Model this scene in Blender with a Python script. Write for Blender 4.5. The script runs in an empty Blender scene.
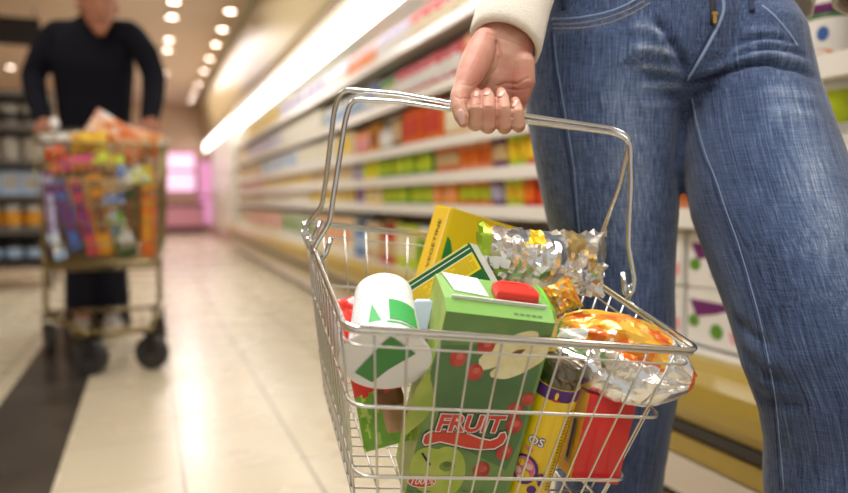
import bpy, bmesh, math, random
from math import sin, cos, pi, radians
from mathutils import Vector, Matrix, noise
from mathutils.bvhtree import BVHTree
random.seed(7)
S = bpy.context.scene
COL = S.collection
V = Vector

# ------------------------------------------------------------------ camera
F = 700.0
CX, CY = 424.0, 246.5
CAM = V((0, 0, .63))
TH, PH = radians(21.4756), radians(3.8005)
fwd = V((sin(TH)*cos(PH), cos(TH)*cos(PH), -sin(PH)))
rgt = V((cos(TH), -sin(TH), 0))
upv = rgt.cross(fwd)
cd = bpy.data.cameras.new('camera'); cam = bpy.data.objects.new('camera', cd); COL.objects.link(cam)
M3 = Matrix((rgt, upv, -fwd)).transposed()
cam.matrix_world = Matrix.Translation(CAM) @ M3.to_4x4()
cd.sensor_width = 36; cd.lens = F*36/848; cd.clip_start = .02
cd.dof.use_dof = True; cd.dof.focus_distance = .69
cd.dof.aperture_fstop = (cd.lens/1000)/.0118
S.camera = cam


def at(x, y, d):
    """the point of the place that lies d metres deep along the view"""
    return CAM + (fwd + rgt*((x-CX)/F) + upv*((CY-y)/F))*d


# ------------------------------------------------------------------ materials
def lin(c):
    return tuple(((v/12.92) if v <= .04045 else ((v+.055)/1.055)**2.4) for v in [q/255 for q in c])


_mats = {}


def mat(name, rgb, rough=.5, metal=0., spec=.5, emit=None, es=0., bump=None, vary=None, trans=0., sheen=0., coat=0., sss=0.):
    if name in _mats:
        return _mats[name]
    m = bpy.data.materials.new(name); m.use_nodes = True
    nt = m.node_tree; b = nt.nodes['Principled BSDF']
    c = lin(rgb)+(1,)
    b.inputs['Base Color'].default_value = c
    b.inputs['Roughness'].default_value = rough
    b.inputs['Metallic'].default_value = metal
    b.inputs['Specular IOR Level'].default_value = spec
    b.inputs['Transmission Weight'].default_value = trans
    b.inputs['Sheen Weight'].default_value = sheen
    b.inputs['Coat Weight'].default_value = coat
    if sss:
        b.inputs['Subsurface Weight'].default_value = sss
        b.inputs['Subsurface Radius'].default_value = (.008, .003, .0015)
        b.inputs['Subsurface Scale'].default_value = 1
    if emit:
        b.inputs['Emission Color'].default_value = lin(emit)+(1,)
        b.inputs['Emission Strength'].default_value = es
    tc = None
    if bump or vary:
        tc = nt.nodes.new('ShaderNodeTexCoord')
    if bump:
        sc, st = bump[:2]
        n = nt.nodes.new('ShaderNodeTexNoise'); n.inputs['Scale'].default_value = sc; n.inputs['Detail'].default_value = 4
        nt.links.new(tc.outputs['Object'], n.inputs['Vector'])
        bp = nt.nodes.new('ShaderNodeBump'); bp.inputs['Strength'].default_value = st; bp.inputs['Distance'].default_value = bump[2] if len(bump) > 2 else .002
        nt.links.new(n.outputs['Fac'], bp.inputs['Height']); nt.links.new(bp.outputs['Normal'], b.inputs['Normal'])
    if vary:
        sc, rgb2 = vary
        n = nt.nodes.new('ShaderNodeTexNoise'); n.inputs['Scale'].default_value = sc; n.inputs['Detail'].default_value = 3
        nt.links.new(tc.outputs['Object'], n.inputs['Vector'])
        r = nt.nodes.new('ShaderNodeValToRGB')
        r.color_ramp.elements[0].position = .38; r.color_ramp.elements[1].position = .62
        r.color_ramp.elements[0].color = c; r.color_ramp.elements[1].color = lin(rgb2)+(1,)
        nt.links.new(n.outputs['Fac'], r.inputs['Fac']); nt.links.new(r.outputs['Color'], b.inputs['Base Color'])
    _mats[name] = m
    return m


def floor_material():
    m = mat('floor_tiles', (216, 200, 165), .27)
    nt = m.node_tree; b = nt.nodes['Principled BSDF']; L = nt.links.new
    tc = nt.nodes.new('ShaderNodeTexCoord'); mp = nt.nodes.new('ShaderNodeMapping')
    mp.inputs['Location'].default_value = (-.06+.28*40, 5.6+.02, 0)
    L(tc.outputs['Object'], mp.inputs['Vector'])
    sep = nt.nodes.new('ShaderNodeSeparateXYZ'); L(mp.outputs['Vector'], sep.inputs[0])

    def groove(sock, size, width):
        a = nt.nodes.new('ShaderNodeMath'); a.operation = 'DIVIDE'; L(sock, a.inputs[0]); a.inputs[1].default_value = size
        f = nt.nodes.new('ShaderNodeMath'); f.operation = 'FRACT'; L(a.outputs[0], f.inputs[0])
        s = nt.nodes.new('ShaderNodeMath'); s.operation = 'SUBTRACT'; L(f.outputs[0], s.inputs[0]); s.inputs[1].default_value = .5
        ab = nt.nodes.new('ShaderNodeMath'); ab.operation = 'ABSOLUTE'; L(s.outputs[0], ab.inputs[0])
        g = nt.nodes.new('ShaderNodeMath'); g.operation = 'GREATER_THAN'; L(ab.outputs[0], g.inputs[0]); g.inputs[1].default_value = .5-width/size/2
        return g.outputs[0], a.outputs[0]
    gx, ax = groove(sep.outputs['X'], .28, .007)
    gy, ay = groove(sep.outputs['Y'], .28, .004)
    mx = nt.nodes.new('ShaderNodeMath'); mx.operation = 'MAXIMUM'; L(gx, mx.inputs[0])
    h = nt.nodes.new('ShaderNodeMath'); h.operation = 'MULTIPLY'; L(gy, h.inputs[0]); h.inputs[1].default_value = .45
    L(h.outputs[0], mx.inputs[1])
    fl = []
    for a in (ax, ay):
        q = nt.nodes.new('ShaderNodeMath'); q.operation = 'FLOOR'; L(a, q.inputs[0]); fl.append(q.outputs[0])
    cb = nt.nodes.new('ShaderNodeCombineXYZ'); L(fl[0], cb.inputs[0]); L(fl[1], cb.inputs[1])
    wn = nt.nodes.new('ShaderNodeTexWhiteNoise'); wn.noise_dimensions = '3D'; L(cb.outputs[0], wn.inputs['Vector'])
    nz = nt.nodes.new('ShaderNodeTexNoise'); nz.inputs['Scale'].default_value = 3; L(tc.outputs['Object'], nz.inputs['Vector'])
    r1 = nt.nodes.new('ShaderNodeMix'); r1.data_type = 'RGBA'
    r1.inputs[6].default_value = lin((196, 186, 162))+(1,); r1.inputs[7].default_value = lin((192, 180, 154))+(1,)
    L(wn.outputs['Value'], r1.inputs[0])
    r2 = nt.nodes.new('ShaderNodeMix'); r2.data_type = 'RGBA'
    L(r1.outputs[2], r2.inputs[6]); r2.inputs[7].default_value = lin((124, 112, 90))+(1,)
    L(mx.outputs[0], r2.inputs[0]); L(r2.outputs[2], b.inputs['Base Color'])
    ro = nt.nodes.new('ShaderNodeMapRange'); L(nz.outputs['Fac'], ro.inputs[0]); ro.inputs[3].default_value = .2; ro.inputs[4].default_value = .34
    L(ro.outputs[0], b.inputs['Roughness'])
    return m


def denim_material():
    m = mat('denim', (52, 74, 116), .85, spec=.2, sheen=.25)
    nt = m.node_tree; b = nt.nodes['Principled BSDF']; L = nt.links.new
    cl = nt.nodes.new('ShaderNodeAttribute'); cl.attribute_name = 'cloth'

    def nz(sx, sy, sz, detail=3):
        mp = nt.nodes.new('ShaderNodeMapping'); mp.inputs['Scale'].default_value = (sx, sy, sz); L(cl.outputs['Vector'], mp.inputs['Vector'])
        n = nt.nodes.new('ShaderNodeTexNoise'); n.inputs['Scale'].default_value = 1; n.inputs['Detail'].default_value = detail
        L(mp.outputs['Vector'], n.inputs['Vector']); return n.outputs['Fac']
    slub = nz(520, 520, 13); weave = nz(1100, 1100, 1000, 2); weft = nz(50, 50, 700, 2); big = nz(14, 14, 9)
    at_ = nt.nodes.new('ShaderNodeAttribute'); at_.attribute_name = 'wear_shade'
    s1 = nt.nodes.new('ShaderNodeMath'); s1.operation = 'MULTIPLY_ADD'; L(slub, s1.inputs[0]); s1.inputs[1].default_value = .75; s1.inputs[2].default_value = -.52
    s2 = nt.nodes.new('ShaderNodeMath'); s2.operation = 'MULTIPLY_ADD'; L(weave, s2.inputs[0]); s2.inputs[1].default_value = .4; L(s1.outputs[0], s2.inputs[2])
    s3 = nt.nodes.new('ShaderNodeMath'); s3.operation = 'MULTIPLY_ADD'; L(big, s3.inputs[0]); s3.inputs[1].default_value = .35; L(s2.outputs[0], s3.inputs[2])
    s4 = nt.nodes.new('ShaderNodeMath'); s4.operation = 'MULTIPLY_ADD'; L(weft, s4.inputs[0]); s4.inputs[1].default_value = .3; L(s3.outputs[0], s4.inputs[2])
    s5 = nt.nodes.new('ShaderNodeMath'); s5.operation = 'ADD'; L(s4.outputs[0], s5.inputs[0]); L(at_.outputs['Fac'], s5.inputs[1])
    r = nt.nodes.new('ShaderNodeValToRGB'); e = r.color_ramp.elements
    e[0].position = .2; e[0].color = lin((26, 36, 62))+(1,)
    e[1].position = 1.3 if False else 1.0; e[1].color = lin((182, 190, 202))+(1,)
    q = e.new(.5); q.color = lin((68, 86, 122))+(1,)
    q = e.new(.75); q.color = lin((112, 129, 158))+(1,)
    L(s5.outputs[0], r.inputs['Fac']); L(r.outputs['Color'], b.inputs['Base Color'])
    bp = nt.nodes.new('ShaderNodeBump'); bp.inputs['Strength'].default_value = .35; bp.inputs['Distance'].default_value = .0012
    L(s4.outputs[0], bp.inputs['Height']); L(bp.outputs['Normal'], b.inputs['Normal'])
    return m


CHROME = mat('chrome_wire', (216, 218, 218), .14, 1.)
STEEL = mat('worn_steel_wire', (214, 214, 210), .28, 1.)
WHITE = mat('white_print', (240, 240, 242), .45)
BLACK = mat('black_plastic', (22, 22, 24), .5)
SKIN = mat('skin', (208, 162, 140), .48, spec=.35, bump=(320, .2, .001), vary=(34, (198, 136, 120)), sss=.08)
SKIN2 = mat('tanned_skin', (158, 106, 82), .55, spec=.3)
NAIL = mat('finger_nail', (228, 188, 176), .4, spec=.5)
KNIT = mat('cream_knit', (238, 232, 220), .95, spec=.1, sheen=.4, bump=(420, .5, .002))


# ------------------------------------------------------------------ mesh helpers
class MB:
    def __init__(self):
        self.v = []; self.f = []; self.m = []

    def add(self, vs, fs, m=0):
        o = len(self.v); self.v += [V(p) for p in vs]
        for f in fs:
            self.f.append(tuple(i+o for i in f)); self.m.append(m)

    def quad(self, a, b, c, d, m=0):
        self.add([a, b, c, d], [(0, 1, 2, 3)], m)

    def box(self, c, h, ax=None, m=0, bev=0.):
        ax = ax or (V((1, 0, 0)), V((0, 1, 0)), V((0, 0, 1)))
        c = V(c)
        if bev <= 0:
            vs = [c+ax[0]*(h[0]*i)+ax[1]*(h[1]*j)+ax[2]*(h[2]*k) for i in (-1, 1) for j in (-1, 1) for k in (-1, 1)]
            self.add(vs, [(0, 1, 3, 2), (4, 6, 7, 5), (0, 4, 5, 1), (2, 3, 7, 6), (0, 2, 6, 4), (1, 5, 7, 3)], m)
            return
        bm = bmesh.new(); bmesh.ops.create_cube(bm, size=2)
        for v in bm.verts:
            v.co = V((v.co.x*h[0], v.co.y*h[1], v.co.z*h[2]))
        bmesh.ops.bevel(bm, geom=bm.edges[:], offset=min(bev, min(h)*.9), segments=2, affect='EDGES')
        bm.verts.index_update()
        self.add([c+ax[0]*v.co.x+ax[1]*v.co.y+ax[2]*v.co.z for v in bm.verts], [tuple(v.index for v in f.verts) for f in bm.faces], m)
        bm.free()

    def tube(self, pts, r, m=0, n=8, closed=False, caps=True):
        pts = [V(p) for p in pts]; N = len(pts)
        rs = r if isinstance(r, (list, tuple)) else [r]*N
        T = []
        for i in range(N):
            if closed:
                t = pts[(i+1) % N]-pts[i-1]
            else:
                t = pts[min(i+1, N-1)]-pts[max(i-1, 0)]
            T.append(t.normalized())
        e = T[0].orthogonal().normalized(); vs = []
        for i in range(N):
            e = (e-T[i]*e.dot(T[i])).normalized(); g = T[i].cross(e)
            for k in range(n):
                a = 2*pi*k/n
                vs.append(pts[i]+(e*cos(a)+g*sin(a))*rs[i])
        fs = []
        for i in range(N if closed else N-1):
            j = (i+1) % N
            for k in range(n):
                fs.append((i*n+k, i*n+(k+1) % n, j*n+(k+1) % n, j*n+k))
        if not closed and caps:
            fs.append(tuple(range(n-1, -1, -1))); fs.append(tuple(range((N-1)*n, N*n)))
        self.add(vs, fs, m)

    def lathe(self, prof, o, ax, n=24, m=0, ms=None, cap0=True, cap1=True):
        """prof: [(radius, height)]; ax: (e1, e2, up)"""
        o = V(o); vs = []
        for r, h in prof:
            for k in range(n):
                a = 2*pi*k/n
                vs.append(o+ax[0]*(r*cos(a))+ax[1]*(r*sin(a))+ax[2]*h)
        base = len(self.v); self.v += vs
        for i in range(len(prof)-1):
            mm = ms[i] if ms else m
            for k in range(n):
                self.f.append(tuple(base+q for q in (i*n+k, i*n+(k+1) % n, (i+1)*n+(k+1) % n, (i+1)*n+k))); self.m.append(mm)
        if cap0:
            self.f.append(tuple(base+k for k in range(n-1, -1, -1))); self.m.append(ms[0] if ms else m)
        if cap1:
            self.f.append(tuple(base+(len(prof)-1)*n+k for k in range(n))); self.m.append(ms[-1] if ms else m)

    def poly(self, pts2, fr, m=0, off=.0004):
        """a flat printed shape; fr = (origin, x axis, y axis, normal)"""
        o, x, y, nn = fr
        bm = bmesh.new()
        vs = [bm.verts.new((p[0], p[1], 0)) for p in pts2]
        f = bm.faces.new(vs); bmesh.ops.triangulate(bm, faces=[f]); bm.verts.index_update()
        self.add([o+x*v.co.x+y*v.co.y+nn*off for v in bm.verts], [tuple(v.index for v in q.verts) for q in bm.faces], m)
        bm.free()

    def ell(self, cx, cy, rx, ry, fr, m=0, off=.0004, rot=0., n=20):
        self.poly([(cx+rx*cos(2*pi*k/n)*cos(rot)-ry*sin(2*pi*k/n)*sin(rot), cy+rx*cos(2*pi*k/n)*sin(rot)+ry*sin(2*pi*k/n)*cos(rot)) for k in range(n)], fr, m, off)

    def text(self, s, size, fr, m=0, off=.0006, fat=0., shear=0., stretch=1., fn=None):
        """lettering printed on a surface; centred on the frame's origin"""
        c = bpy.data.curves.new('t', 'FONT'); c.body = s; c.size = size; c.align_x = 'CENTER'; c.align_y = 'CENTER'
        c.offset = fat; c.shear = shear; c.resolution_u = 3
        ob = bpy.data.objects.new('t', c); COL.objects.link(ob)
        dg = bpy.context.evaluated_depsgraph_get(); dg.update()
        me = bpy.data.meshes.new_from_object(ob.evaluated_get(dg))
        o, x, y, nn = fr or (V(), V(), V(), V())
        vs = []
        for v in me.vertices:
            px, py = v.co.x*stretch, v.co.y
            vs.append(fn(px, py, off) if fn else o+x*px+y*py+nn*off)
        self.add(vs, [tuple(p.vertices) for p in me.polygons], m)
        bpy.data.objects.remove(ob); bpy.data.curves.remove(c); bpy.data.meshes.remove(me)

    def build(self, name, mats, parent=None, smooth=False, bevel=0., loc=None, recalc=True):
        L = parent_loc(parent) if parent else (V(loc) if loc is not None else V())
        me = bpy.data.meshes.new(name)
        me.from_pydata([p-L for p in self.v], [], self.f)
        if not isinstance(mats, (list, tuple)):
            mats = [mats]
        for q in mats:
            me.materials.append(q)
        me.polygons.foreach_set('material_index', self.m)
        bm = bmesh.new(); bm.from_mesh(me); bmesh.ops.delete(bm, geom=[v for v in bm.verts if not v.link_faces], context='VERTS'); bm.to_mesh(me); bm.free()
        if recalc:
            bm = bmesh.new(); bm.from_mesh(me); bmesh.ops.recalc_face_normals(bm, faces=bm.faces[:]); bm.to_mesh(me); bm.free()
        if smooth:
            me.polygons.foreach_set('use_smooth', [True]*len(me.polygons))
        o = bpy.data.objects.new(name, me); COL.objects.link(o)
        if parent:
            o.parent = parent
        elif loc is not None:
            o.location = L
        if smooth in ('auto', 'crisp'):
            bm = bmesh.new(); bm.from_mesh(me)
            for e in bm.edges:
                if len(e.link_faces) == 2 and e.calc_face_angle(0) > (.55 if smooth == 'auto' else .26):
                    e.smooth = False
            bm.to_mesh(me); bm.free()
        return o


def parent_loc(o):
    L = V(o.location)
    while o.parent:
        o = o.parent; L += V(o.location)
    return L


def tag(o, label, cat, group=None, kind=None):
    o['label'] = label
    if cat: o['category'] = cat
    if group: o['group'] = group
    if kind: o['kind'] = kind
    return o


def thing(name, loc, label, cat, group=None):
    o = bpy.data.objects.new(name, None); COL.objects.link(o); o.location = loc; o.empty_display_size = .02
    return tag(o, label, cat, group)


def struct(o):
    o['kind'] = 'structure'; return o


def dup(root, loc):
    r = root.copy(); COL.objects.link(r); r.location = loc
    for ch in list(root.children):
        c = ch.copy(); COL.objects.link(c); c.parent = r
        for g in list(ch.children):
            d = g.copy(); COL.objects.link(d); d.parent = c
    return r


def smooth_path(pts, k=6):
    pts = [V(p) for p in pts]; out = []
    P = [pts[0]*2-pts[1]]+pts+[pts[-1]*2-pts[-2]]
    for i in range(1, len(P)-2):
        a, b, c, d = P[i-1:i+3]
        for j in range(k):
            t = j/k
            out.append(.5*((2*b)+(c-a)*t+(2*a-5*b+4*c-d)*t*t+(3*b-a-3*c+d)*t**3))
    out.append(pts[-1]); return out


def round_path(pts, rad, k=6):
    """straight runs joined by round bends"""
    pts = [V(p) for p in pts]; out = [pts[0]]
    for i in range(1, len(pts)-1):
        a = pts[i-1]-pts[i]; b = pts[i+1]-pts[i]
        r = rad[i] if isinstance(rad, (list, tuple)) else rad
        r = min(r, a.length*.48, b.length*.48)
        p0 = pts[i]+a.normalized()*r; p1 = pts[i]+b.normalized()*r
        for j in range(k+1):
            t = j/k
            out.append(p0*(1-t)**2+pts[i]*(2*t*(1-t))+p1*t*t)
    out.append(pts[-1]); return out


def graft(base, fine, p, axis, rad):
    """join a finely grown hand onto a body's forearm: cut both across the arm at p and sew the cut edges together"""
    bm = bmesh.new(); L = parent_loc(base.parent) if base.parent else V()
    bm.from_mesh(base.data); p = V(p)-L; ax = V(axis).normalized()

    def cut(verts, keep):
        vs = set(verts); ed = [e for e in bm.edges if e.verts[0] in vs and e.verts[1] in vs]; fc = [f for f in bm.faces if all(v in vs for v in f.verts)]
        bmesh.ops.bisect_plane(bm, geom=list(vs)+ed+fc, plane_co=p, plane_no=ax*keep, clear_inner=True)
        return [e for e in bm.edges if e.is_boundary]
    arm_v = [v for v in bm.verts if -.03 < (v.co-p).dot(ax) < rad*1.6 and ((v.co-p)-ax*(v.co-p).dot(ax)).length < .052]
    e0 = cut(arm_v, -1)
    nb = len(bm.verts)
    bm2 = bmesh.new(); bm2.from_mesh(fine.data)
    bmesh.ops.bisect_plane(bm2, geom=bm2.verts[:]+bm2.edges[:]+bm2.faces[:], plane_co=p, plane_no=ax, clear_inner=True)
    tmp = bpy.data.meshes.new('tmp'); bm2.to_mesh(tmp); bm2.free()
    bm.from_mesh(tmp); bpy.data.meshes.remove(tmp)
    be = [e for e in bm.edges if e.is_boundary]
    try:
        bmesh.ops.bridge_loops(bm, edges=be)
    except Exception as ex:
        print('bridge', ex)
    bmesh.ops.recalc_face_normals(bm, faces=bm.faces[:])
    for f in bm.faces: f.smooth = True
    bm.to_mesh(base.data); bm.free()
    me = fine.data; bpy.data.objects.remove(fine); bpy.data.meshes.remove(me)


def fused(name, chains, voxel, m, parent=None, n=16, smooth_it=2, post=None, mats=None):
    """grow tapered limbs (chains of (point, rx, ry, reference direction)) into ONE continuous surface"""
    mb = MB()
    for ch in chains:
        P = [V(c[0]) for c in ch]; N = len(P); rings = []
        for i in range(N):
            t = (P[min(i+1, N-1)]-P[max(i-1, 0)]).normalized()
            ref = V(ch[i][3]) if len(ch[i]) > 3 else rgt
            e = (ref-t*ref.dot(t)).normalized(); g = t.cross(e)
            rings.append((P[i], t, e, g, ch[i][1], ch[i][2]))
        full = []
        for s, idx in ((-1, 0), (1, N-1)):
            p, t, e, g, rx, ry = rings[idx]; rm = min(rx, ry)
            cap = [(p+t*(s*rm*sin(a)*.9), t, e, g, rx*cos(a), ry*cos(a)) for a in (.5, .95, 1.3)]
            if s < 0:
                full = cap[::-1]+rings
            else:
                full = full+cap
        vs = []
        for p, t, e, g, rx, ry in full:
            for k in range(n):
                a = 2*pi*k/n; vs.append(p+e*(rx*cos(a))+g*(ry*sin(a)))
        fs = []
        for i in range(len(full)-1):
            for k in range(n):
                fs.append((i*n+k, i*n+(k+1) % n, (i+1)*n+(k+1) % n, (i+1)*n+k))
        fs.append(tuple(range(n-1, -1, -1))); fs.append(tuple(range((len(full)-1)*n, len(full)*n)))
        mb.add(vs, fs)
    o = mb.build(name, mats or m, parent)
    rm = o.modifiers.new('r', 'REMESH'); rm.mode = 'VOXEL'; rm.voxel_size = voxel; rm.use_smooth_shade = True
    if smooth_it:
        sm = o.modifiers.new('s', 'SMOOTH'); sm.factor = .5; sm.iterations = smooth_it
    dg = bpy.context.evaluated_depsgraph_get(); dg.update()
    me = bpy.data.meshes.new_from_object(o.evaluated_get(dg))
    o.modifiers.clear(); old = o.data; o.data = me; bpy.data.meshes.remove(old); me.name = name
    if not me.materials:
        me.materials.append(m)
    if post:
        post(o)
    me.polygons.foreach_set('use_smooth', [True]*len(me.polygons))
    return o

# ------------------------------------------------------------------ the shop: floor, ceiling, walls
X3 = (V((1, 0, 0)), V((0, 1, 0)), V((0, 0, 1)))
mb = MB(); mb.box((-.5, 6, -.05), (5, 9, .05)); struct(mb.build('floor', floor_material()))
mb = MB(); mb.box((-.325, 6, .0006), (.115, 9, .0008)); struct(mb.build('trim_1', mat('dark_floor_tile', (52, 47, 42), .22, vary=(6, (66, 60, 54)))))
CEIL = mat('ceiling_paint', (226, 204, 180), .7)
mb = MB(); mb.box((-1.9, 6, 2.55), (3.6, 9, .05)); struct(mb.build('ceiling', CEIL))
TANW = mat('tan_wall', (214, 186, 158), .7)
mb = MB(); mb.box((-.6, 14.75, 1.25), (5, .1, 1.25)); struct(mb.build('wall_far', TANW))
mb = MB(); mb.box((-4.6, 6, 1.25), (.1, 9, 1.25)); struct(mb.build('wall_left', TANW))
mb = MB(); mb.box((1.72, 6, 1.25), (.1, 9, 1.25)); struct(mb.build('wall_right', TANW))
# sloping bulkhead between the ceiling and the cabinet's canopy
mb = MB()
prof = [(.96, 2.5), (1.0, 2.2), (1.06, 1.86), (1.10, 1.787), (1.5, 1.787), (1.6, 2.5)]
vs = [V((x, y, z)) for y in (-1.5, 14.6) for x, z in prof]; k = len(prof)
mb.add(vs, [(i, (i+1) % k, k+(i+1) % k, k+i) for i in range(k)]+[tuple(range(k)), tuple(range(2*k-1, k-1, -1))])
struct(mb.build('trim_2', mat('bulkhead_paint', (182, 164, 122), .36)))
# cove along the ceiling beside the lamps
mb = MB(); mb.box((.93, 6.5, 2.485), (.02, 8, .015)); struct(mb.build('trim_3', mat('pale_green_trim', (206, 208, 188), .5)))

# pink lit window and door at the end of the aisle
PINK = mat('pink_light', (240, 200, 228), .5, emit=(240, 200, 228), es=.95)
PINK2 = mat('dim_pink_light', (214, 130, 180), .5, emit=(210, 150, 190), es=.7)
PFR = mat('pink_frame', (206, 150, 170), .5)
t = bpy.data.objects.new('window_1', None); COL.objects.link(t); t.location = (.55, 14.6, .7); t['kind'] = 'structure'
mb = MB(); mb.box((.52, 14.62, 1.18), (.36, .02, .42)); mb.build('pane', PINK, t)
mb = MB()
for z in (.78, 1.2, 1.57):
    mb.box((.52, 14.59, z), (.4, .02, .03))
for x in (.14, .9):
    mb.box((x, 14.59, 1.18), (.03, .02, .42))
mb.build('window_frame', PFR, t)
t = bpy.data.objects.new('door_1', None); COL.objects.link(t); t.location = (1.05, 14.6, .0); t['kind'] = 'structure'
mb = MB(); mb.box((1.06, 14.63, .78), (.13, .02, .62)); mb.build('pane', PINK2, t)
mb = MB(); mb.box((1.06, 14.6, 1.42), (.17, .02, .03)); mb.box((.93, 14.6, .8), (.025, .02, .62)); mb.box((1.06, 14.6, .7), (.13, .015, .03)); mb.build('door_frame', PFR, t)
t = thing('display_counter', (.5, 14.2, 0), 'low pink-lit counter under the glowing pink window at the aisle end', 'counter')
mb = MB(); mb.box((.5, 14.25, .32), (.5, .25, .2), bev=.02); mb.build('body', mat('pink_counter', (226, 160, 180), .4), t)
mb = MB(); mb.box((.5, 14.24, .54), (.52, .28, .03), bev=.01); mb.build('worktop', mat('dark_pink_top', (150, 92, 110), .4), t)
mb = MB(); mb.box((.5, 14.27, .06), (.48, .2, .06)); mb.build('plinth', mat('plum_plinth', (110, 66, 80), .5), t)

# ------------------------------------------------------------------ ceiling lamps
LAMP = mat('lamp_glow', (255, 240, 225), .5, emit=(255, 232, 214), es=11)
RIM = mat('lamp_rim', (206, 186, 164), .4)


def downlight(x, y, label, group):
    t = thing('ceiling_light', (x, y, 2.5), label, 'ceiling light', group)
    mb = MB(); mb.lathe([(.06, 0), (.078, -.004), (.08, -.012), (.06, -.018), (.05, -.008)], t.location, X3, 20); mb.build('rim', RIM, t, smooth=True)
    mb = MB(); mb.lathe([(.001, -.017), (.034, -.016), (.048, -.012)], t.location, X3, 20); mb.build('lamp', LAMP, t, smooth=True)


for y in (7.26, 8.05, 8.85, 9.75, 10.7, 12.0, 13.0, 14.0):
    downlight(.80, y, 'round recessed downlight in the ceiling row beside the bulkhead', 'downlights beside the bulkhead')
for y in (7.1, 7.7, 8.8, 9.4, 11.1, 12.6):
    downlight(.27, y, 'round recessed downlight in the ceiling row nearer the man', 'downlights nearer the man')
downlight(-.42, 11.6, 'single downlight glowing beside the man\'s waist', None)
downlight(-1.75, 11.4, 'single downlight under the black hanging sign', None)

# ------------------------------------------------------------------ refrigerated wall cabinet
Y0, Y1 = -.4, 9.6
CW = mat('cabinet_white', (236, 232, 224), .35)
CREAM = mat('cabinet_kick', (226, 214, 196), .35)
OLIVE = mat('olive_bumper', (182, 156, 66), .3, coat=.3)
DARK = mat('dark_strip', (52, 48, 42), .4)
LIPM = mat('price_rail', (232, 228, 218), .3)
cab = thing('display_cabinet', (1.3, 5.2, 0), 'long open white supermarket cabinet with lit canopy and olive bumper', 'display cabinet')


def extrude(mb, prof, y0, y1, m=0):
    k = len(prof)
    mb.add([V((x, y, z)) for y in (y0, y1) for x, z in prof], [(i, (i+1) % k, k+(i+1) % k, k+i) for i in range(k)]+[tuple(range(k)), tuple(range(2*k-1, k-1, -1))], m)


mb = MB(); extrude(mb, [(1.04, 0), (1.04, .03), (1.5, .03), (1.5, 0)], Y0, Y1); mb.build('toe_recess', DARK, cab)
mb = MB(); extrude(mb, [(1.0, .03), (1.0, .105), (1.03, .11), (1.5, .11), (1.5, .03)], Y0, Y1); mb.build('kick_plate', CREAM, cab)
mb = MB(); extrude(mb, [(1.0, .112), (.995, .155), (1.5, .155), (1.5, .112)], Y0, Y1); mb.build('lower_panel', OLIVE, cab)
mb = MB(); extrude(mb, [(1.0, .157), (.99, .163), (.99, .18), (1.0, .186), (1.4, .186), (1.4, .157)], Y0, Y1); mb.build('rub_strip', DARK, cab)
mb = MB(); extrude(mb, [(.995, .188), (.984, .21), (.982, .24), (.988, .27), (1.005, .295), (1.035, .308), (1.07, .308), (1.07, .2)], Y0, Y1); mb.build('bumper', OLIVE, cab)
mb = MB(); mb.box((1.29, (Y0+Y1)/2, .28), (.215, (Y1-Y0)/2, .025)); mb.build('deck', CW, cab)
mb = MB(); mb.box((1.54, (Y0+Y1)/2, .9), (.03, (Y1-Y0)/2, .88)); mb.build('back_panel', CW, cab)
SH = [.60, .73, .872, 1.095, 1.335]
for z in SH:
    mb = MB(); mb.box((1.31, (Y0+Y1)/2, z-.008), (.2, (Y1-Y0)/2, .008)); s = mb.build('shelf', CW, cab)
    mb = MB(); extrude(mb, [(1.10, z-.034), (1.096, z-.03), (1.104, z+.012), (1.109, z+.012), (1.109, z-.034)], Y0, Y1); mb.build('price_rail', LIPM, s)
mb = MB(); extrude(mb, [(1.105, 1.57), (1.105, 1.585), (1.3, 1.62), (1.5, 1.62), (1.5, 1.785), (1.1, 1.785), (1.1, 1.57)], Y0, Y1); mb.build('canopy', CW, cab)
mb = MB(); extrude(mb, [(1.088, 1.575), (1.08, 1.585), (1.084, 1.72), (1.099, 1.725), (1.099, 1.575)], Y0, Y1)
mb.build('light_strip', mat('fluorescent_strip', (255, 252, 244), .4, emit=(255, 251, 246), es=4.5), cab)
mb = MB(); extrude(mb, [(1.099, 1.728), (1.035, 1.728), (1.03, 1.75), (1.045, 1.785), (1.099, 1.785)], Y0, Y1); mb.build('added_shade_lip', mat('shade_lip_brown', (150, 128, 96), .45), cab)  # lip added to shade the bulkhead; its brown stands in for shadow
mb = MB(); mb.box((1.135, (Y0+Y1)/2, 1.592), (.012, (Y1-Y0)/2, .008)); mb.build('added_canopy_glow', mat('canopy_fill_glow', (255, 252, 244), .4, emit=(255, 248, 236), es=14.), cab)  # glowing strip added behind the valance to light the shelf goods
mb = MB(); mb.box((1.28, Y1+.02, .85), (.26, .02, .85), bev=.01); mb.build('end_panel', CW, cab)
for y in (1.9, 4.9, 7.9):
    mb = MB(); mb.box((1.5, y, .95), (.012, .03, .65)); mb.build('upright', CW, cab)

t = thing('refrigerator', (1.3, 11.5, 0), 'tall plain white refrigerator unit at the far end of the cabinet', 'refrigerator')
mb = MB(); mb.box((1.31, 11.4, .97), (.24, 1.7, .80), bev=.01); mb.build('body', CW, t)
mb = MB(); mb.box((1.062, 12.05, 1.755), (.03, 2.42, .03)); mb.build('added_shade_lip', mat('shade_lip_brown', (150, 128, 96)), t)  # same added shading lip, carried on along the refrigerator
mb = MB(); mb.box((1.30, 11.4, .085), (.26, 1.7, .08)); mb.build('plinth', mat('pink_grey_plinth', (196, 160, 158), .4), t)
mb = MB(); mb.box((1.060, 12.05, 1.65), (.009, 2.42, .072)); mb.build('light_strip', mat('fluorescent_strip', (255, 252, 244)), t)
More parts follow.
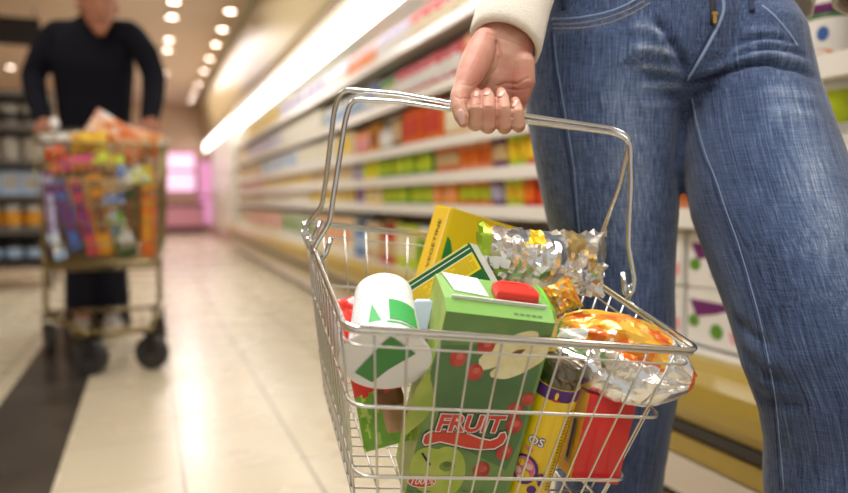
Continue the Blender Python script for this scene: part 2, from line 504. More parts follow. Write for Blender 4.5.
# ------------------------------------------------------------------ goods on the shelves; far packs paled to imitate haze and glow
PAL = dict(white=(238, 236, 230), cream=(236, 226, 196), yellow=(240, 204, 40), lime=(196, 214, 40), green=(98, 150, 50), darkgreen=(52, 100, 48), red=(200, 44, 36),
           orange=(226, 112, 28), peach=(240, 160, 110), blue=(62, 104, 176), lightblue=(168, 196, 226), lavender=(192, 186, 222), purple=(112, 40, 110), pink=(236, 164, 168),
           grey=(168, 160, 148), tan=(206, 176, 128), brown=(122, 78, 48), amber=(220, 150, 30), black=(36, 32, 32), rose=(206, 70, 80))


def pm(c):
    return mat('pack_'+c, PAL[c], .4, spec=.4)


protos = {}
LEFT = (V((0, 0, 0)))


def product(kind, w, h, c1, c2):
    key = (kind, round(w, 3), round(h, 3), c1, c2)
    nm = {'carton': 'carton', 'pack': 'food_pack', 'jar': 'jar', 'bottle': 'bottle', 'pouch': 'pouch', 'tub': 'tub', 'can': 'food_can'}[kind]
    if key in protos:
        return protos[key], nm
    a, b = pm(c1), pm(c2)
    if kind == 'carton':
        mb = MB(); d = min(.09, max(.05, w*.6))
        mb.box((d, 0, h/2), (d, w*.47, h/2), bev=.003)
        mb.box((-.0006, 0, h*.52), (.0006, w*.36, h*.26), m=1); mb.box((-.0006, 0, h*.88), (.0006, w*.4, h*.035), m=1)
        o = mb.build(nm, [a, b])
    elif kind == 'pack':
        mb = MB(); d = .06; mb.box((d, 0, h/2), (d, w*.48, h/2), bev=.004)
        fr = (V((-.0002, 0, 0)), V((0, -1, 0)), V((0, 0, 1)), V((-1, 0, 0)))
        mb.poly([(-w*.42, h*.80), (w*.40, h*.80), (w*.0, h*.60), (-w*.30, h*.50)], fr, 1)
        mb.ell(w*.02, h*.3, w*.1, w*.09, fr, 2); mb.ell(-w*.34, h*.42, w*.09, h*.11, fr, 2, .0007); mb.poly([(w*.2, h*.34), (w*.44, h*.42), (w*.44, h*.2), (w*.25, h*.15)], fr, 3)
        o = mb.build(nm, [a, b, pm('green'), pm('pink')], recalc=False)
    elif kind == 'pouch':
        mb = MB(); vs = []; n = 9
        for i in range(n):
            t = i/(n-1); th = (.032*(1-(2*t-1)**4))**1+.002
            ww = w*.47*(1-.08*sin(pi*t))
            for (sx, sy) in ((-1, -.8), (-1.25, 0), (-1, .8), (0, 1), (1, .8), (1.25, 0), (1, -.8), (0, -1)):
                vs.append((th*sx+.05, ww*sy, h*t))
        mb.add(vs, [(i*8+k, i*8+(k+1) % 8, i*8+8+(k+1) % 8, i*8+8+k) for i in range(n-1) for k in range(8)]+[tuple(range(8)), tuple(range(n*8-8, n*8))])
        for q in range(len(mb.f)):
            if 2*8 <= q < 5*8: mb.m[q] = 1
        o = mb.build(nm, [a, b], smooth=True)
    else:
        o = bpy.data.objects.new(nm, None); COL.objects.link(o); r = w*.47
        ox = V((r, 0, 0))
        if kind == 'jar':
            mb = MB(); mb.lathe([(r*.9, 0), (r, .006), (r, h*.18), (r*1.01, h*.19), (r*1.01, h*.62), (r, h*.63), (r*.98, h*.74), (r*.8, h*.82)], ox, X3, 18, ms=[0, 0, 0, 1, 1, 1, 0, 0]); mb.build('glass', [b, a], o, smooth=True)
            mb = MB(); mb.lathe([(r*.86, h*.82), (r*.87, h*.98), (r*.8, h)], ox, X3, 18); mb.build('lid', pm('white'), o, smooth=True)
        elif kind == 'bottle':
            mb = MB(); mb.lathe([(r*.9, 0), (r, .006), (r, h*.15), (r*1.01, h*.16), (r*1.01, h*.5), (r, h*.51), (r*.95, h*.6), (r*.45, h*.78), (r*.4, h*.9)], ox, X3, 16, ms=[0, 0, 0, 1, 1, 0, 0, 0, 0]); mb.build('body', [a, b], o, smooth=True)
            mb = MB(); mb.lathe([(r*.46, h*.9), (r*.46, h*.99), (r*.4, h)], ox, X3, 14); mb.build('cap', b, o, smooth=True)
        elif kind == 'can':
            mb = MB(); mb.lathe([(r*.95, 0), (r, .004), (r, h*.12), (r*1.005, h*.13), (r*1.005, h*.85), (r, h*.86), (r*.96, h)], ox, X3, 18, ms=[0, 0, 0, 1, 1, 0, 0]); mb.build('body', [pm('grey'), a], o, smooth=True)
            mb = MB(); mb.lathe([(r*1.008, h*.3), (r*1.012, h*.32), (r*1.012, h*.62), (r*1.008, h*.64)], ox, X3, 18, cap0=False, cap1=False); mb.build('label', b, o, smooth=True)
        else:
            mb = MB(); mb.lathe([(r*.8, 0), (r*.85, .004), (r*.9, h*.3), (r*.93, h*.31), (r*.97, h*.72), (r, h*.8)], ox, X3, 18, ms=[0, 0, 1, 1, 1, 0]); mb.build('body', [a, b], o, smooth=True)
            mb = MB(); mb.lathe([(r*1.02, h*.8), (r*1.06, h*.82), (r*1.06, h*.97), (r, h)], ox, X3, 18); mb.build('lid', a, o, smooth=True)
    protos[key] = o; o['_first'] = 1
    return o, nm


SEEN = set()
SHN = ['cabinet deck', 'first cabinet shelf', 'second cabinet shelf', 'third cabinet shelf', 'fourth cabinet shelf', 'top cabinet shelf']
ZB = [.31]+SH


def zone(y, si=0):
    return ('at the photo\'s right edge' if y < 1.08 else 'between the shopper\'s legs' if y < 1.34 else 'behind the shopper' if y < 1.86 else
            ('behind the basket', 'just below the hand', 'just below the hand', 'behind the hand', 'behind the wrist', 'above the hand')[si] if y < 2.6 else 'left of the hand' if y < 3.4 else 'seen through the handle' if y < 5.0 else 'left of the handle' if y < 7.4 else 'towards the far end')


def row(si, y0, y1, kind, w, h, c1, c2, what, n_high=1, x=1.118, dz=0):
    n = max(1, int(round((y1-y0)/w))); step = (y1-y0)/n
    for lv in range(n_high):
        lab = '%s, %s, %s' % (what, SHN[si], zone((y0+y1)/2, si))
        if n_high > 1:
            lab = '%s, %s, %s' % (what, ('bottom layer of deck', 'upper layer of deck')[lv], zone((y0+y1)/2, si))
        if lab in SEEN: print('SAME LABEL', lab)
        SEEN.add(lab)
        for i in range(n):
            p, nm = product(kind, step, h, c1, c2)
            loc = (x+random.uniform(0, .012), y0+step*(i+.5), ZB[si]+.0005+lv*(h+.0005)+dz)
            if p.get('_first'):
                del p['_first']; o = p; o.location = loc
            else:
                o = dup(p, loc)
            tag(o, lab, nm.replace('_', ' '), (what+'s on the '+SHN[si]+(' %s' % zone((y0+y1)/2, si))) if n > 1 else None)
            if n == 1 and 'group' in o: del o['group']


# deck
row(0, .62, 1.06, 'carton', .11, .25, 'white', 'green', 'white carton with a green panel')
row(0, 1.06, 1.62, 'pack', .187, .125, 'white', 'purple', 'white pack with a purple corner', 2)
row(0, 1.62, 2.1, 'jar', .08, .2, 'red', 'cream', 'tall jar with a red label')
row(0, 2.1, 2.5, 'pouch', .1, .21, 'rose', 'lavender', 'rose pouch with a lavender band')
row(0, 2.5, 2.95, 'jar', .09, .2, 'green', 'tan', 'brown jar with a green label')
row(0, 2.95, 3.25, 'carton', .1, .2, 'lime', 'cream', 'lime carton')
row(0, 3.25, 3.5, 'bottle', .08, .22, 'red', 'tan', 'red bottle')
row(0, 3.5, 3.75, 'carton', .125, .2, 'tan', 'cream', 'tan carton')
row(0, 3.75, 4.0, 'bottle', .125, .23, 'blue', 'lightblue', 'blue bottle')
row(0, 4.0, 5.0, 'carton', .16, .22, 'cream', 'peach', 'cream carton with a peach panel')
row(0, 5.0, 6.4, 'carton', .2, .22, 'white', 'green', 'white carton with a green panel')
row(0, 6.4, 8.4, 'carton', .25, .22, 'cream', 'pink', 'cream carton with a pink panel')
row(0, 8.4, 9.5, 'carton', .3, .22, 'white', 'tan', 'white carton with a tan panel')
# lowest shelf
row(1, .62, 1.08, 'tub', .09, .1, 'white', 'lime', 'white tub with a lime label')
row(1, 1.08, 1.5, 'tub', .085, .1, 'peach', 'orange', 'peach tub with an orange label')
row(1, 1.5, 1.98, 'carton', .08, .1, 'red', 'orange', 'red carton with an orange panel')
row(1, 1.98, 2.14, 'tub', .08, .1, 'lime', 'yellow', 'lime tub with a yellow label')
row(1, 2.14, 2.24, 'tub', .1, .1, 'purple', 'lavender', 'purple tub')
row(1, 2.24, 2.5, 'tub', .087, .1, 'orange', 'lime', 'orange tub with a lime label')
row(1, 2.5, 2.75, 'carton', .083, .1, 'amber', 'peach', 'amber carton with a peach panel')
row(1, 2.75, 3.45, 'carton', .1, .1, 'green', 'lime', 'green carton with a lime panel')
row(1, 3.45, 3.75, 'carton', .1, .1, 'yellow', 'cream', 'yellow carton')
row(1, 3.75, 3.95, 'carton', .1, .1, 'lavender', 'purple', 'lavender carton')
row(1, 3.95, 5.2, 'carton', .16, .1, 'cream', 'yellow', 'cream carton with a yellow panel')
row(1, 5.2, 7.4, 'carton', .22, .1, 'white', 'cream', 'white carton with a cream panel')
row(1, 7.4, 9.5, 'carton', .31, .1, 'cream', 'tan', 'cream carton with a tan panel')
# second shelf
row(2, .62, 1.02, 'tub', .08, .115, 'white', 'lime', 'white tub with a lime label')
row(2, 1.02, 1.5, 'tub', .085, .115, 'orange', 'yellow', 'orange tub with a yellow label')
row(2, 1.5, 1.96, 'carton', .08, .115, 'red', 'yellow', 'red carton with a yellow panel')
row(2, 1.96, 2.12, 'tub', .08, .115, 'lime', 'yellow', 'lime tub with a yellow label')
row(2, 2.12, 2.24, 'tub', .06, .115, 'purple', 'tan', 'purple tub with a tan label')
row(2, 2.24, 2.52, 'tub', .095, .115, 'peach', 'orange', 'peach tub with an orange label')
row(2, 2.52, 2.76, 'tub', .085, .115, 'orange', 'tan', 'orange tub with a tan label')
row(2, 2.76, 3.5, 'carton', .105, .115, 'green', 'lime', 'green carton with a lime panel')
row(2, 3.5, 3.8, 'carton', .1, .115, 'yellow', 'lime', 'yellow carton with a lime panel')
row(2, 3.8, 4.0, 'carton', .1, .115, 'purple', 'lavender', 'purple carton with a lavender panel')
row(2, 4.0, 5.2, 'carton', .16, .115, 'cream', 'tan', 'cream carton with a tan panel')
row(2, 5.2, 7.4, 'carton', .22, .115, 'white', 'yellow', 'white carton with a yellow panel')
row(2, 7.4, 9.5, 'carton', .31, .115, 'cream', 'pink', 'cream carton with a pink panel')
# third shelf
row(3, .56, .86, 'jar', .1, .16, 'white', 'brown', 'jar of brown spread with a white label')
row(3, 1.02, 1.4, 'jar', .1, .15, 'lightblue', 'rose', 'jar with a light blue label')
row(3, 1.4, 1.98, 'carton', .1, .16, 'cream', 'tan', 'cream carton with a tan panel')
row(3, 1.98, 2.4, 'carton', .1, .16, 'yellow', 'white', 'yellow carton with a white panel')
row(3, 2.4, 2.66, 'jar', .085, .16, 'cream', 'amber', 'amber jar with a cream label')
row(3, 2.66, 3.15, 'carton', .12, .17, 'orange', 'red', 'orange carton with a red panel')
row(3, 3.15, 3.3, 'carton', .15, .16, 'brown', 'tan', 'brown carton')
row(3, 3.3, 3.52, 'bottle', .11, .18, 'grey', 'white', 'grey bottle')
row(3, 3.52, 3.68, 'carton', .08, .16, 'amber', 'brown', 'amber carton')
row(3, 3.68, 4.0, 'pouch', .16, .16, 'peach', 'pink', 'peach pouch')
row(3, 4.0, 4.4, 'carton', .13, .16, 'cream', 'yellow', 'cream carton with a yellow panel')
row(3, 4.4, 5.6, 'carton', .17, .17, 'white', 'cream', 'white carton with a cream panel')
row(3, 5.6, 7.6, 'carton', .25, .17, 'white', 'lightblue', 'white carton with a pale blue panel')
row(3, 7.6, 9.5, 'carton', .32, .17, 'cream', 'tan', 'cream carton with a tan panel')
t = thing('jar', (1.175, .942, SH[2]+.0005), 'white jar with a plum lid band and orange base beside the woman\'s hip', 'jar')
mb = MB(); r = .046
mb.lathe([(r*.94, 0), (r, .004), (r, .018), (r, .0185), (r, .082), (r, .0825), (r*.99, .088), (r*.94, .094)], t.location, X3, 28, ms=[0, 0, 0, 1, 1, 2, 2, 2])
fr = (V(t.location)+V((-r-.0003, 0, 0)), V((0, -1, 0)), V((0, 0, 1)), V((-1, 0, 0)))
for (ya, zc_, ry_, rz_, m_) in ((.35, .055, .22, .013, 3), (.15, .02, .6, .008, 0), (.7, .014, .3, .007, 4)):
    mb.add([t.location+V((-(r+.0008)*cos(ya+ry_*cos(2*pi*k/16)), -(r+.0008)*sin(ya+ry_*cos(2*pi*k/16)), zc_+rz_*sin(2*pi*k/16))) for k in range(16)], [tuple(range(16))], m_)
mb.build('body', [pm('orange'), pm('white'), pm('darkgreen'), pm('blue'), pm('amber')], t, smooth='auto')
mb = MB(); mb.lathe([(r*.98, .094), (r*1.0, .098), (r*1.0, .108), (r*1.0, .1085), (r*.99, .13), (r*.9, .134)], t.location, X3, 28, ms=[0, 0, 0, 1, 1, 1]); mb.build('lid', [pm('purple'), pm('white')], t, smooth='auto')
# fourth shelf
row(4, .6, 1.9, 'pouch', .13, .17, 'white', 'peach', 'white pouch with a peach band')
row(4, 1.9, 2.5, 'pouch', .12, .18, 'peach', 'orange', 'peach pouch with an orange band')
row(4, 2.5, 3.3, 'pouch', .115, .17, 'rose', 'white', 'rose pouch with a white band')
row(4, 3.3, 3.55, 'pouch', .125, .16, 'green', 'cream', 'green pouch')
row(4, 3.55, 3.8, 'bottle', .08, .17, 'blue', 'white', 'blue bottle')
row(4, 3.8, 4.8, 'pouch', .14, .16, 'white', 'lightblue', 'white pouch with a pale blue band')
row(4, 4.8, 6.4, 'carton', .2, .16, 'cream', 'white', 'cream carton')
row(4, 6.4, 8.6, 'carton', .27, .16, 'white', 'lavender', 'white carton with a lavender panel')
row(4, 8.6, 9.5, 'carton', .31, .17, 'tan', 'cream', 'tan carton')
# top shelf
row(5, .6, 1.9, 'pouch', .13, .15, 'pink', 'white', 'pink pouch with a white band')
row(5, 1.9, 2.5, 'pouch', .12, .15, 'yellow', 'white', 'yellow pouch with a white band')
row(5, 2.5, 3.1, 'pouch', .12, .15, 'rose', 'cream', 'rose pouch with a cream band')
row(5, 3.1, 3.6, 'pouch', .125, .15, 'lavender', 'white', 'lavender pouch with a white band')
row(5, 3.6, 4.2, 'pouch', .15, .15, 'pink', 'peach', 'pink pouch with a peach band')
row(5, 4.2, 4.7, 'bottle', .1, .16, 'lightblue', 'white', 'pale blue bottle')
row(5, 4.7, 6.4, 'carton', .21, .15, 'white', 'lavender', 'white carton with a lavender panel')
row(5, 6.4, 8.6, 'carton', .27, .15, 'cream', 'yellow', 'cream carton with a yellow panel')
row(5, 8.6, 9.5, 'carton', .31, .15, 'white', 'cream', 'white carton with a cream panel')

# ------------------------------------------------------------------ the shopping basket
BU = V((.99163057, -.08536356, -.09686007))-V((.10488178, .97012137, .21877918))*.055
BV = V((.10488178, .97012137, .21877918)); BN = V((-.07529025, .22710698, -.9709551))
BP0 = V((.14161806, .52951327, .53043372)); BW, BD, BH = .32, .337, .182


def bp(a, c, n):
    return BP0+BU*a+BV*c+BN*n


def ring_pts(n, rad=.013, k=6):
    s, f, b = .205*n, .10*n, .36*n
    a0, a1, c0, c1 = s, BW-s, f, BD-b; out = []
    for (ca, cc, a_) in ((a1-rad, c0+rad, -pi/2), (a1-rad, c1-rad, 0), (a0+rad, c1-rad, pi/2), (a0+rad, c0+rad, pi)):
        for j in range(k+1):
            q = a_+pi/2*j/k; out.append(bp(ca+rad*cos(q), cc+rad*sin(q), n))
    return out


def wall(n, side, t):
    """a point on a basket wall at drop n, t along that wall"""
    s, f, b = .205*n, .10*n, .36*n
    if side == 'f': return bp(s+(BW-2*s)*t, f, n)
    if side == 'b': return bp(s+(BW-2*s)*t, BD-b, n)
    if side == 'l': return bp(s, f+(BD-b-f)*t, n)
    return bp(BW-s, f+(BD-b-f)*t, n)


bc = bp(BW/2, BD/2, BH)
bk = thing('shopping_basket', bc, 'wire shopping basket full of groceries carried by the woman in jeans', 'shopping basket')
mb = MB(); mb.tube(ring_pts(0), .0024, n=8, closed=True); mb.build('rim', CHROME, bk, smooth=True)
mb = MB(); mb.tube(ring_pts(.0042), .0015, n=6, closed=True); mb.build('hoop', STEEL, bk, smooth=True)
for i, n in enumerate((.0155, .072, .143)):
    mb = MB(); mb.tube(ring_pts(n), (.0011, .0017, .0018)[i], n=6, closed=True); mb.build('hoop', STEEL, bk, smooth=True)
for side, cnt in (('f', 11), ('b', 11), ('l', 12), ('r', 12)):
    mb = MB()
    for i in range(cnt):
        t = (i+.85)/(cnt+.7)
        mb.tube([wall(-.001, side, t), wall(.072, side, t), wall(.143, side, t), wall(BH, side, t)], .0011, n=6)
    mb.build({'f': 'front_panel', 'b': 'back_panel', 'l': 'side_panel', 'r': 'side_panel'}[side], STEEL, bk, smooth=True)
mb = MB(); mb.tube(ring_pts(BH), .0018, n=6, closed=True)
for i in range(13):
    t = (i+1)/14; mb.tube([wall(BH, 'l', t), wall(BH, 'r', t)], .0011, n=6)
for i in range(9):
    t = (i+1)/10; mb.tube([wall(BH-.001, 'f', t), wall(BH-.001, 'b', t)], .0011, n=6)
mb.build('bottom_panel', STEEL, bk, smooth=True)
# two folding handles held together at the top
hA = [(331, 238, .748), (326, 254, .748), (319, 261, .748), (313, 254, .75), (316, 244, .75), (330, 222, .75), (333, 200, .75), (345, 122, .75), (351, 99, .75), (400, 101.5, .752), (455, 110, .752), (525, 121, .752), (612, 133, .75), (630, 140, .75), (631, 180, .748), (628.5, 245, .747), (635, 281, .746), (632, 293, .746), (625, 294, .746), (623, 272, .746)]
hB = [(321, 220, .788), (314, 238, .788), (307, 240, .788), (303, 232, .79), (308, 224, .79), (322, 206, .785), (326, 180, .78), (334, 112, .765), (341, 89, .758), (400, 94, .754), (455, 103.5, .752), (525, 115.5, .752), (612, 128.5, .755), (631, 137, .757), (620, 185, .775), (600, 240, .80), (589, 262, .815), (584, 274, .815), (578, 270, .815)]
for pts, r_ in ((hA, .0029), (hB, .0028)):
    W_ = [at(*p) for p in pts]; n = len(W_)
    rad = [.006]*n; rad[8] = .022; rad[13 if pts is hA else 13] = .016
    mb = MB(); mb.tube(round_path(W_, rad, 7), r_, n=10); mb.build('handle', CHROME, bk, smooth=True)
for (x, y, d) in ((317, 258, .75), (305.5, 237, .79), (630.5, 292, .746), (583, 272, .815)):
    p = at(x, y, d)
    mb = MB(); lo = at(x+(6 if x < 400 else -4), y+14, d+.004)
    mb.tube(smooth_path([lo+V((-.002, 0, 0)), p+V((-.004, -.002, .004)), p+V((0, .003, .0075)), p+V((.004, .002, .003)), lo+V((.003, .004, -.002))], 5), .0017, n=6); mb.build('eyelet', CHROME, bk, smooth=True)


# ------------------------------------------------------------------ groceries in the basket
def hit(fr, x, y):
    """where the line of sight through a pixel meets the plane of a face, in that face's own axes"""
    o, ex, ey, nn = fr
    d = at(x, y, 1)-CAM; t = (o-CAM).dot(nn)/d.dot(nn); p = CAM+d*t-o
    return (p.dot(ex), p.dot(ey))


def frame3(tl, tr, bl):
    tl, tr, bl = at(*tl), at(*tr), at(*bl)
    eu = (tr-tl).normalized(); eh = tl-bl; eh = eh-eu*eh.dot(eu); H = eh.length; eh = eh/H; ed = eu.cross(eh)
    if ed.dot(fwd) < 0: ed = -ed
    return tl, eu, eh, ed, (tr-tl).length, H


# juice carton
tl, eu, eh, ed, Wc, Hc = frame3((446, 311, .592), (555, 323.5, .614), (391, 496, .645))
GC = mat('carton_green_print', (98, 136, 76), .35, vary=(22, (116, 150, 82)))
GT = mat('carton_top_green', (124, 176, 86), .35)
GS = mat('carton_side_green', (112, 196, 46), .35)
CREAMP = mat('apple_flesh_print', (232, 226, 184), .4, vary=(60, (218, 206, 150)))
APPLE = mat('green_apple_print', (160, 186, 66), .4, vary=(30, (186, 200, 96)))
PALE = mat('pale_pear_print', (176, 190, 92), .4, vary=(40, (150, 172, 70)))
CHERRY = mat('cherry_print', (166, 40, 36), .35, vary=(70, (196, 74, 62)))
DKG = mat('dark_green_print', (72, 110, 68), .4, vary=(16, (84, 122, 74)))
REDP = mat('red_lettering', (206, 62, 40), .35)
BROWNP = mat('seed_print', (120, 74, 40), .5)
jc = thing('juice_carton', tl-eh*Hc+eu*(Wc/2)+ed*.03, 'big green fruit juice carton with red cap standing at the front of the basket', 'juice carton')
mb = MB(); D = .066


def cp(u, h, d): return tl+eu*u+eh*h+ed*d


prof = [(0, -Hc), (0, 0), (.013, .007), (D-.006, .0105), (D-.004, 0), (D-.004, -Hc)]
vs = [cp(u, h, d) for u in (0, Wc) for d, h in prof]
mb.add(vs[:6]+vs[6:], [(0, 1, 7, 6)], 0)
mb.add(vs, [(1, 2, 8, 7), (2, 3, 9, 8)], 1)
mb.add(vs, [(3, 4, 10, 9), (4, 5, 11, 10), (5, 0, 6, 11)], 1)
mb.add(vs, [(0, 5, 4, 3, 2, 1)], 3); mb.add(vs, [(6, 7, 8, 9, 10, 11)], 2)
fr = (tl, eu, eh, -ed)


def pxs(pts, fr=fr): return [hit(fr, x, y) for x, y in pts]


def zz(pts, s, ox, oy): return [(x/s+ox, y/s+oy) for x, y in pts]


half1 = zz([(355, 240), (400, 190), (470, 140), (540, 105), (600, 80), (660, 66), (712, 72), (716, 100), (690, 135), (640, 180), (560, 230), (480, 275), (400, 300), (362, 295)], 6.06, 420, 320)
half2 = zz([(430, 345), (425, 318), (470, 280), (560, 225), (640, 175), (700, 130), (775, 140), (760, 225), (700, 275), (600, 330), (510, 357)], 6.06, 420, 320)
mb.poly(pxs([(447, 411), (470, 402), (505, 398), (528, 408), (520, 440), (506, 470), (470, 452), (440, 440)]), fr, 5, .0001)
mb.poly(pxs([(430, 372), (438, 345), (540, 345), (539, 372), (526, 412), (438, 412)]), fr, 5, .00012)
for hf_, of_ in ((half1, .0003), (half2, .0004)):
    hp_ = smooth_path([V((a_, b_, 0)) for a_, b_ in hf_+hf_[:1]], 4)[:-1]; mb.poly(pxs([(p.x, p.y) for p in hp_]), fr, 4, of_)
mb.poly(pxs(zz([(550, 200), (590, 180), (640, 175), (610, 205), (570, 215)], 6.06, 420, 320)), fr, 11, .0006)
mb.poly(pxs(zz([(695, 112), (740, 96), (790, 90), (785, 98), (740, 108), (700, 125)], 6.06, 420, 320)), fr, 11, .0006)
for x, y, r in ((458, 358, 8.5), (474.5, 372, 8.5), (486, 345, 9), (515, 410, 8.5), (514, 425, 9), (504, 452, 9), (481, 470, 9.5), (528, 399, 7)):
    q = hit(fr, x, y); mb.ell(q[0], q[1], r*.62/700, r*.68/700, fr, 7, .0005); mb.ell(q[0]+.0012, q[1]+.0018, r*.30/700, r*.26/700, fr, 16, .0007, .5)
ap = smooth_path([V((a_, b_, 0)) for a_, b_ in [(438, 449), (446, 446), (457, 449), (464, 459), (465, 474), (459, 488), (450, 494), (428, 494), (415, 486), (410, 474), (411, 462), (416, 452), (426, 447), (437, 449)]], 5)
mb.poly(pxs([(p.x, p.y) for p in ap[:-1]]), fr, 6, .0005)
mb.ell(*hit(fr, 447, 466), .0075, .0055, fr, 14, .0006); mb.ell(*hit(fr, 447, 464), .0042, .003, fr, 15, .0007)
mb.poly(pxs([(429, 466), (421, 453), (423, 452), (431, 464)]), fr, 10, .0007)
mb.poly(pxs([(427, 372), (432, 384), (434, 396), (431, 410), (424, 420), (414, 428), (405, 436), (404, 446), (398, 452), (401, 432), (408, 410), (416, 388)]), fr, 12, .0005)
sw = zz([(110, 245), (118, 215), (140, 200), (200, 188), (250, 190), (310, 203), (380, 230), (430, 240), (465, 228), (480, 205), (500, 200), (506, 222), (490, 252), (450, 276), (380, 280), (320, 272), (250, 256), (190, 242), (150, 252), (118, 258)], 4.78, 400, 390)
cx_ = sum(p[0] for p in sw)/len(sw); cy_ = sum(p[1] for p in sw)/len(sw)


def grow(pts, g):
    out = []
    for i, p in enumerate(pts):
        a, b = pts[i-1], pts[(i+1) % len(pts)]
        tx, ty = b[0]-a[0], b[1]-a[1]; l = math.hypot(tx, ty) or 1
        out.append((p[0]+ty/l*g*-1, p[1]-tx/l*g*-1))
    return out


ar = sum(sw[i-1][0]*sw[i][1]-sw[i][0]*sw[i-1][1] for i in range(len(sw)))
sg = -1 if ar > 0 else 1
mb.poly(pxs(grow(sw, sg*2.4)), fr, 10, .0007); mb.poly(pxs(grow(sw, sg*1.3)), fr, 9, .0009); mb.poly(pxs(sw), fr, 8, .0011)
q0 = hit(fr, 469, 423.5)
ql, qr = hit(fr, 436, 424), hit(fr, 506, 427)
tx = (V((qr[0], qr[1], 0))-V((ql[0], ql[1], 0))); ang = math.atan2(tx.y, tx.x)+.02
fx = (eu*cos(ang)+eh*sin(ang)); fy = (eh*cos(ang)-eu*sin(ang))
ft = (tl+eu*q0[0]+eh*q0[1], fx, fy, -ed)
for fat, mi, of in ((.115, 10, .0013), (.075, 9, .0015), (.036, 8, .0017)):
    mb.text('FRUIT', .0235, ft, mi, of, fat=fat*.0235/1., stretch=1.0, shear=.15)
q = hit(fr, 421.5, 481); mb.ell(q[0], q[1], .0135, .0068, fr, 9, .0008); mb.ell(q[0], q[1], .0128, .006, fr, 8, .0009)
mb.text('100 %', .0095, (tl+eu*q[0]+eh*q[1], fx, fy, -ed), 9, .0011, fat=.0, shear=.2)
for x0 in (408, 416, 424, 462, 470, 478):
    mb.poly(pxs([(x0, 490), (x0+6, 490.6), (x0+6, 492), (x0, 491.4)]), fr, 5, .0006)
# small print on the sloping top, white best-before patch on the flat top
slope = (eh*.007+ed*.013).normalized(); fs = (cp(0, 0, 0), eu, slope, eu.cross(slope) if eu.cross(slope).dot(fwd) < 0 else slope.cross(eu))
for i in range(5):
    mb.poly([(.062+i*.0056, .004), (.062+i*.0056+.004, .004), (.062+i*.0056+.0042, .0062), (.062+i*.0056, .0066)], fs, 5, .0004)
tp = (eh*.005+ed*(D-.013)).normalized(); nt_ = tp.cross(eu)
if nt_.dot(eh) < 0: nt_ = -nt_
ftp = (cp(0, .007, .013), eu, tp, nt_)
mb.poly([(.012, .016), (.043, .011), (.040, .046), (.006, .050)], ftp, 9, .0004)
mb.text('12 JAN', .005, (ftp[0]+eu*.026+tp*.028, eu, tp, nt_), 13, .0007)
ear = [cp(Wc, 0, 0), cp(Wc+.007, .004, .022), cp(Wc+.003, .012, .05), cp(Wc, .012, D), cp(Wc, .007, .013), cp(Wc, -.035, .002), cp(Wc+.004, -.035, .024)]
mb.add(ear, [(0, 1, 4), (1, 2, 4), (2, 3, 4), (0, 5, 6, 1), (1, 6, 2)], 2)
# folded seal along the ridge
mb.box(cp(Wc*.5, .0085, .0135), (Wc*.44, .0022, .0007), (eu, (eh+ed*-.25).normalized(), ed), 9)
body = mb.build('carton_body', [GC, GT, GS, PALE, CREAMP, DKG, APPLE, CHERRY, REDP, WHITE, BLACK, BROWNP, PALE, mat('grey_print', (168, 172, 170), .5), mat('apple_dark_print', (120, 146, 56), .4), mat('apple_hollow_print', (84, 112, 44), .4), mat('cherry_bloom_print', (190, 78, 68), .4, vary=(90, (206, 104, 92)))], jc, recalc=False)
# red spout cap
mb = MB(); pts = [(0, 0), (.0, .018), (.008, .025), (.034, .025), (.041, .018), (.043, .008), (.04, 0)]
o2 = cp(.047, .0085, .018)
for lv, (h0, sc) in enumerate(((0, .97), (.004, 1), (.007, .98), (.0085, .9))):
    for (a, b) in pts:
        mb.v.append(o2+eu*((a-.021)*sc+.021)+tp*((b-.0125)*sc+.0125)+nt_*h0)
k = len(pts)
for lv in range(3):
    for i in range(k):
        mb.f.append((lv*k+i, lv*k+(i+1) % k, lv*k+k+(i+1) % k, lv*k+k+i)); mb.m.append(0)
mb.f.append(tuple(range(3*k, 4*k))); mb.m.append(0); mb.f.append(tuple(range(k))); mb.m.append(0)
mb.tube([o2+eu*x+tp*y+nt_*.0086 for x, y in ((.008, .019), (.025, .021), (.034, .017), (.035, .011))], .0008, n=6)
tag_cap = mb.build('cap', mat('red_cap', (226, 58, 44), .35), jc); tag_cap['label'] = 'red plastic spout cap'

# white can lying on top
ax = (fwd*.757+(upv*.99-rgt*.10)*.653).normalized(); e1 = rgt-ax*rgt.dot(ax); e1.normalize(); e2 = ax.cross(e1)
o = at(385.5, 358.5, .600); CR = .0395; CL = .08
if e2.dot(upv) < 0: e2 = -e2
PAPER = mat('white_paper_label', (238, 240, 242), .5)
GP = mat('bright_green_print', (62, 168, 84), .45)
cn = thing('food_can', o+ax*(CL/2), 'white can with a green leaf-shaped print tipped towards the viewer', 'can')
mb = MB(); mb.lathe([(CR*.5, .0012), (CR*.86, .001), (CR*.86, .004), (CR*.845, .006), (CR*.69, CL-.007), (CR*.70, CL-.005), (CR*.68, CL-.001), (CR*.62, CL)], o, (e1, e2, ax), 48)
# wrap the printed band round the side


def cyl(ang, h, off=.0004): return o+(e1*cos(ang)+e2*sin(ang))*(CR*(.845-.155*max(0, h-.006)/(CL-.013))+off+.0003)+ax*h


def band(a0, a1, h0, h1, m, n=14, slant=0., off=.0004):
    for i in range(n):
        p, q_ = a0+(a1-a0)*i/n, a0+(a1-a0)*(i+1)/n
        mb.quad(cyl(p, h0+slant*0, off), cyl(q_, h0, off), cyl(q_, h1, off), cyl(p, h1, off), m)


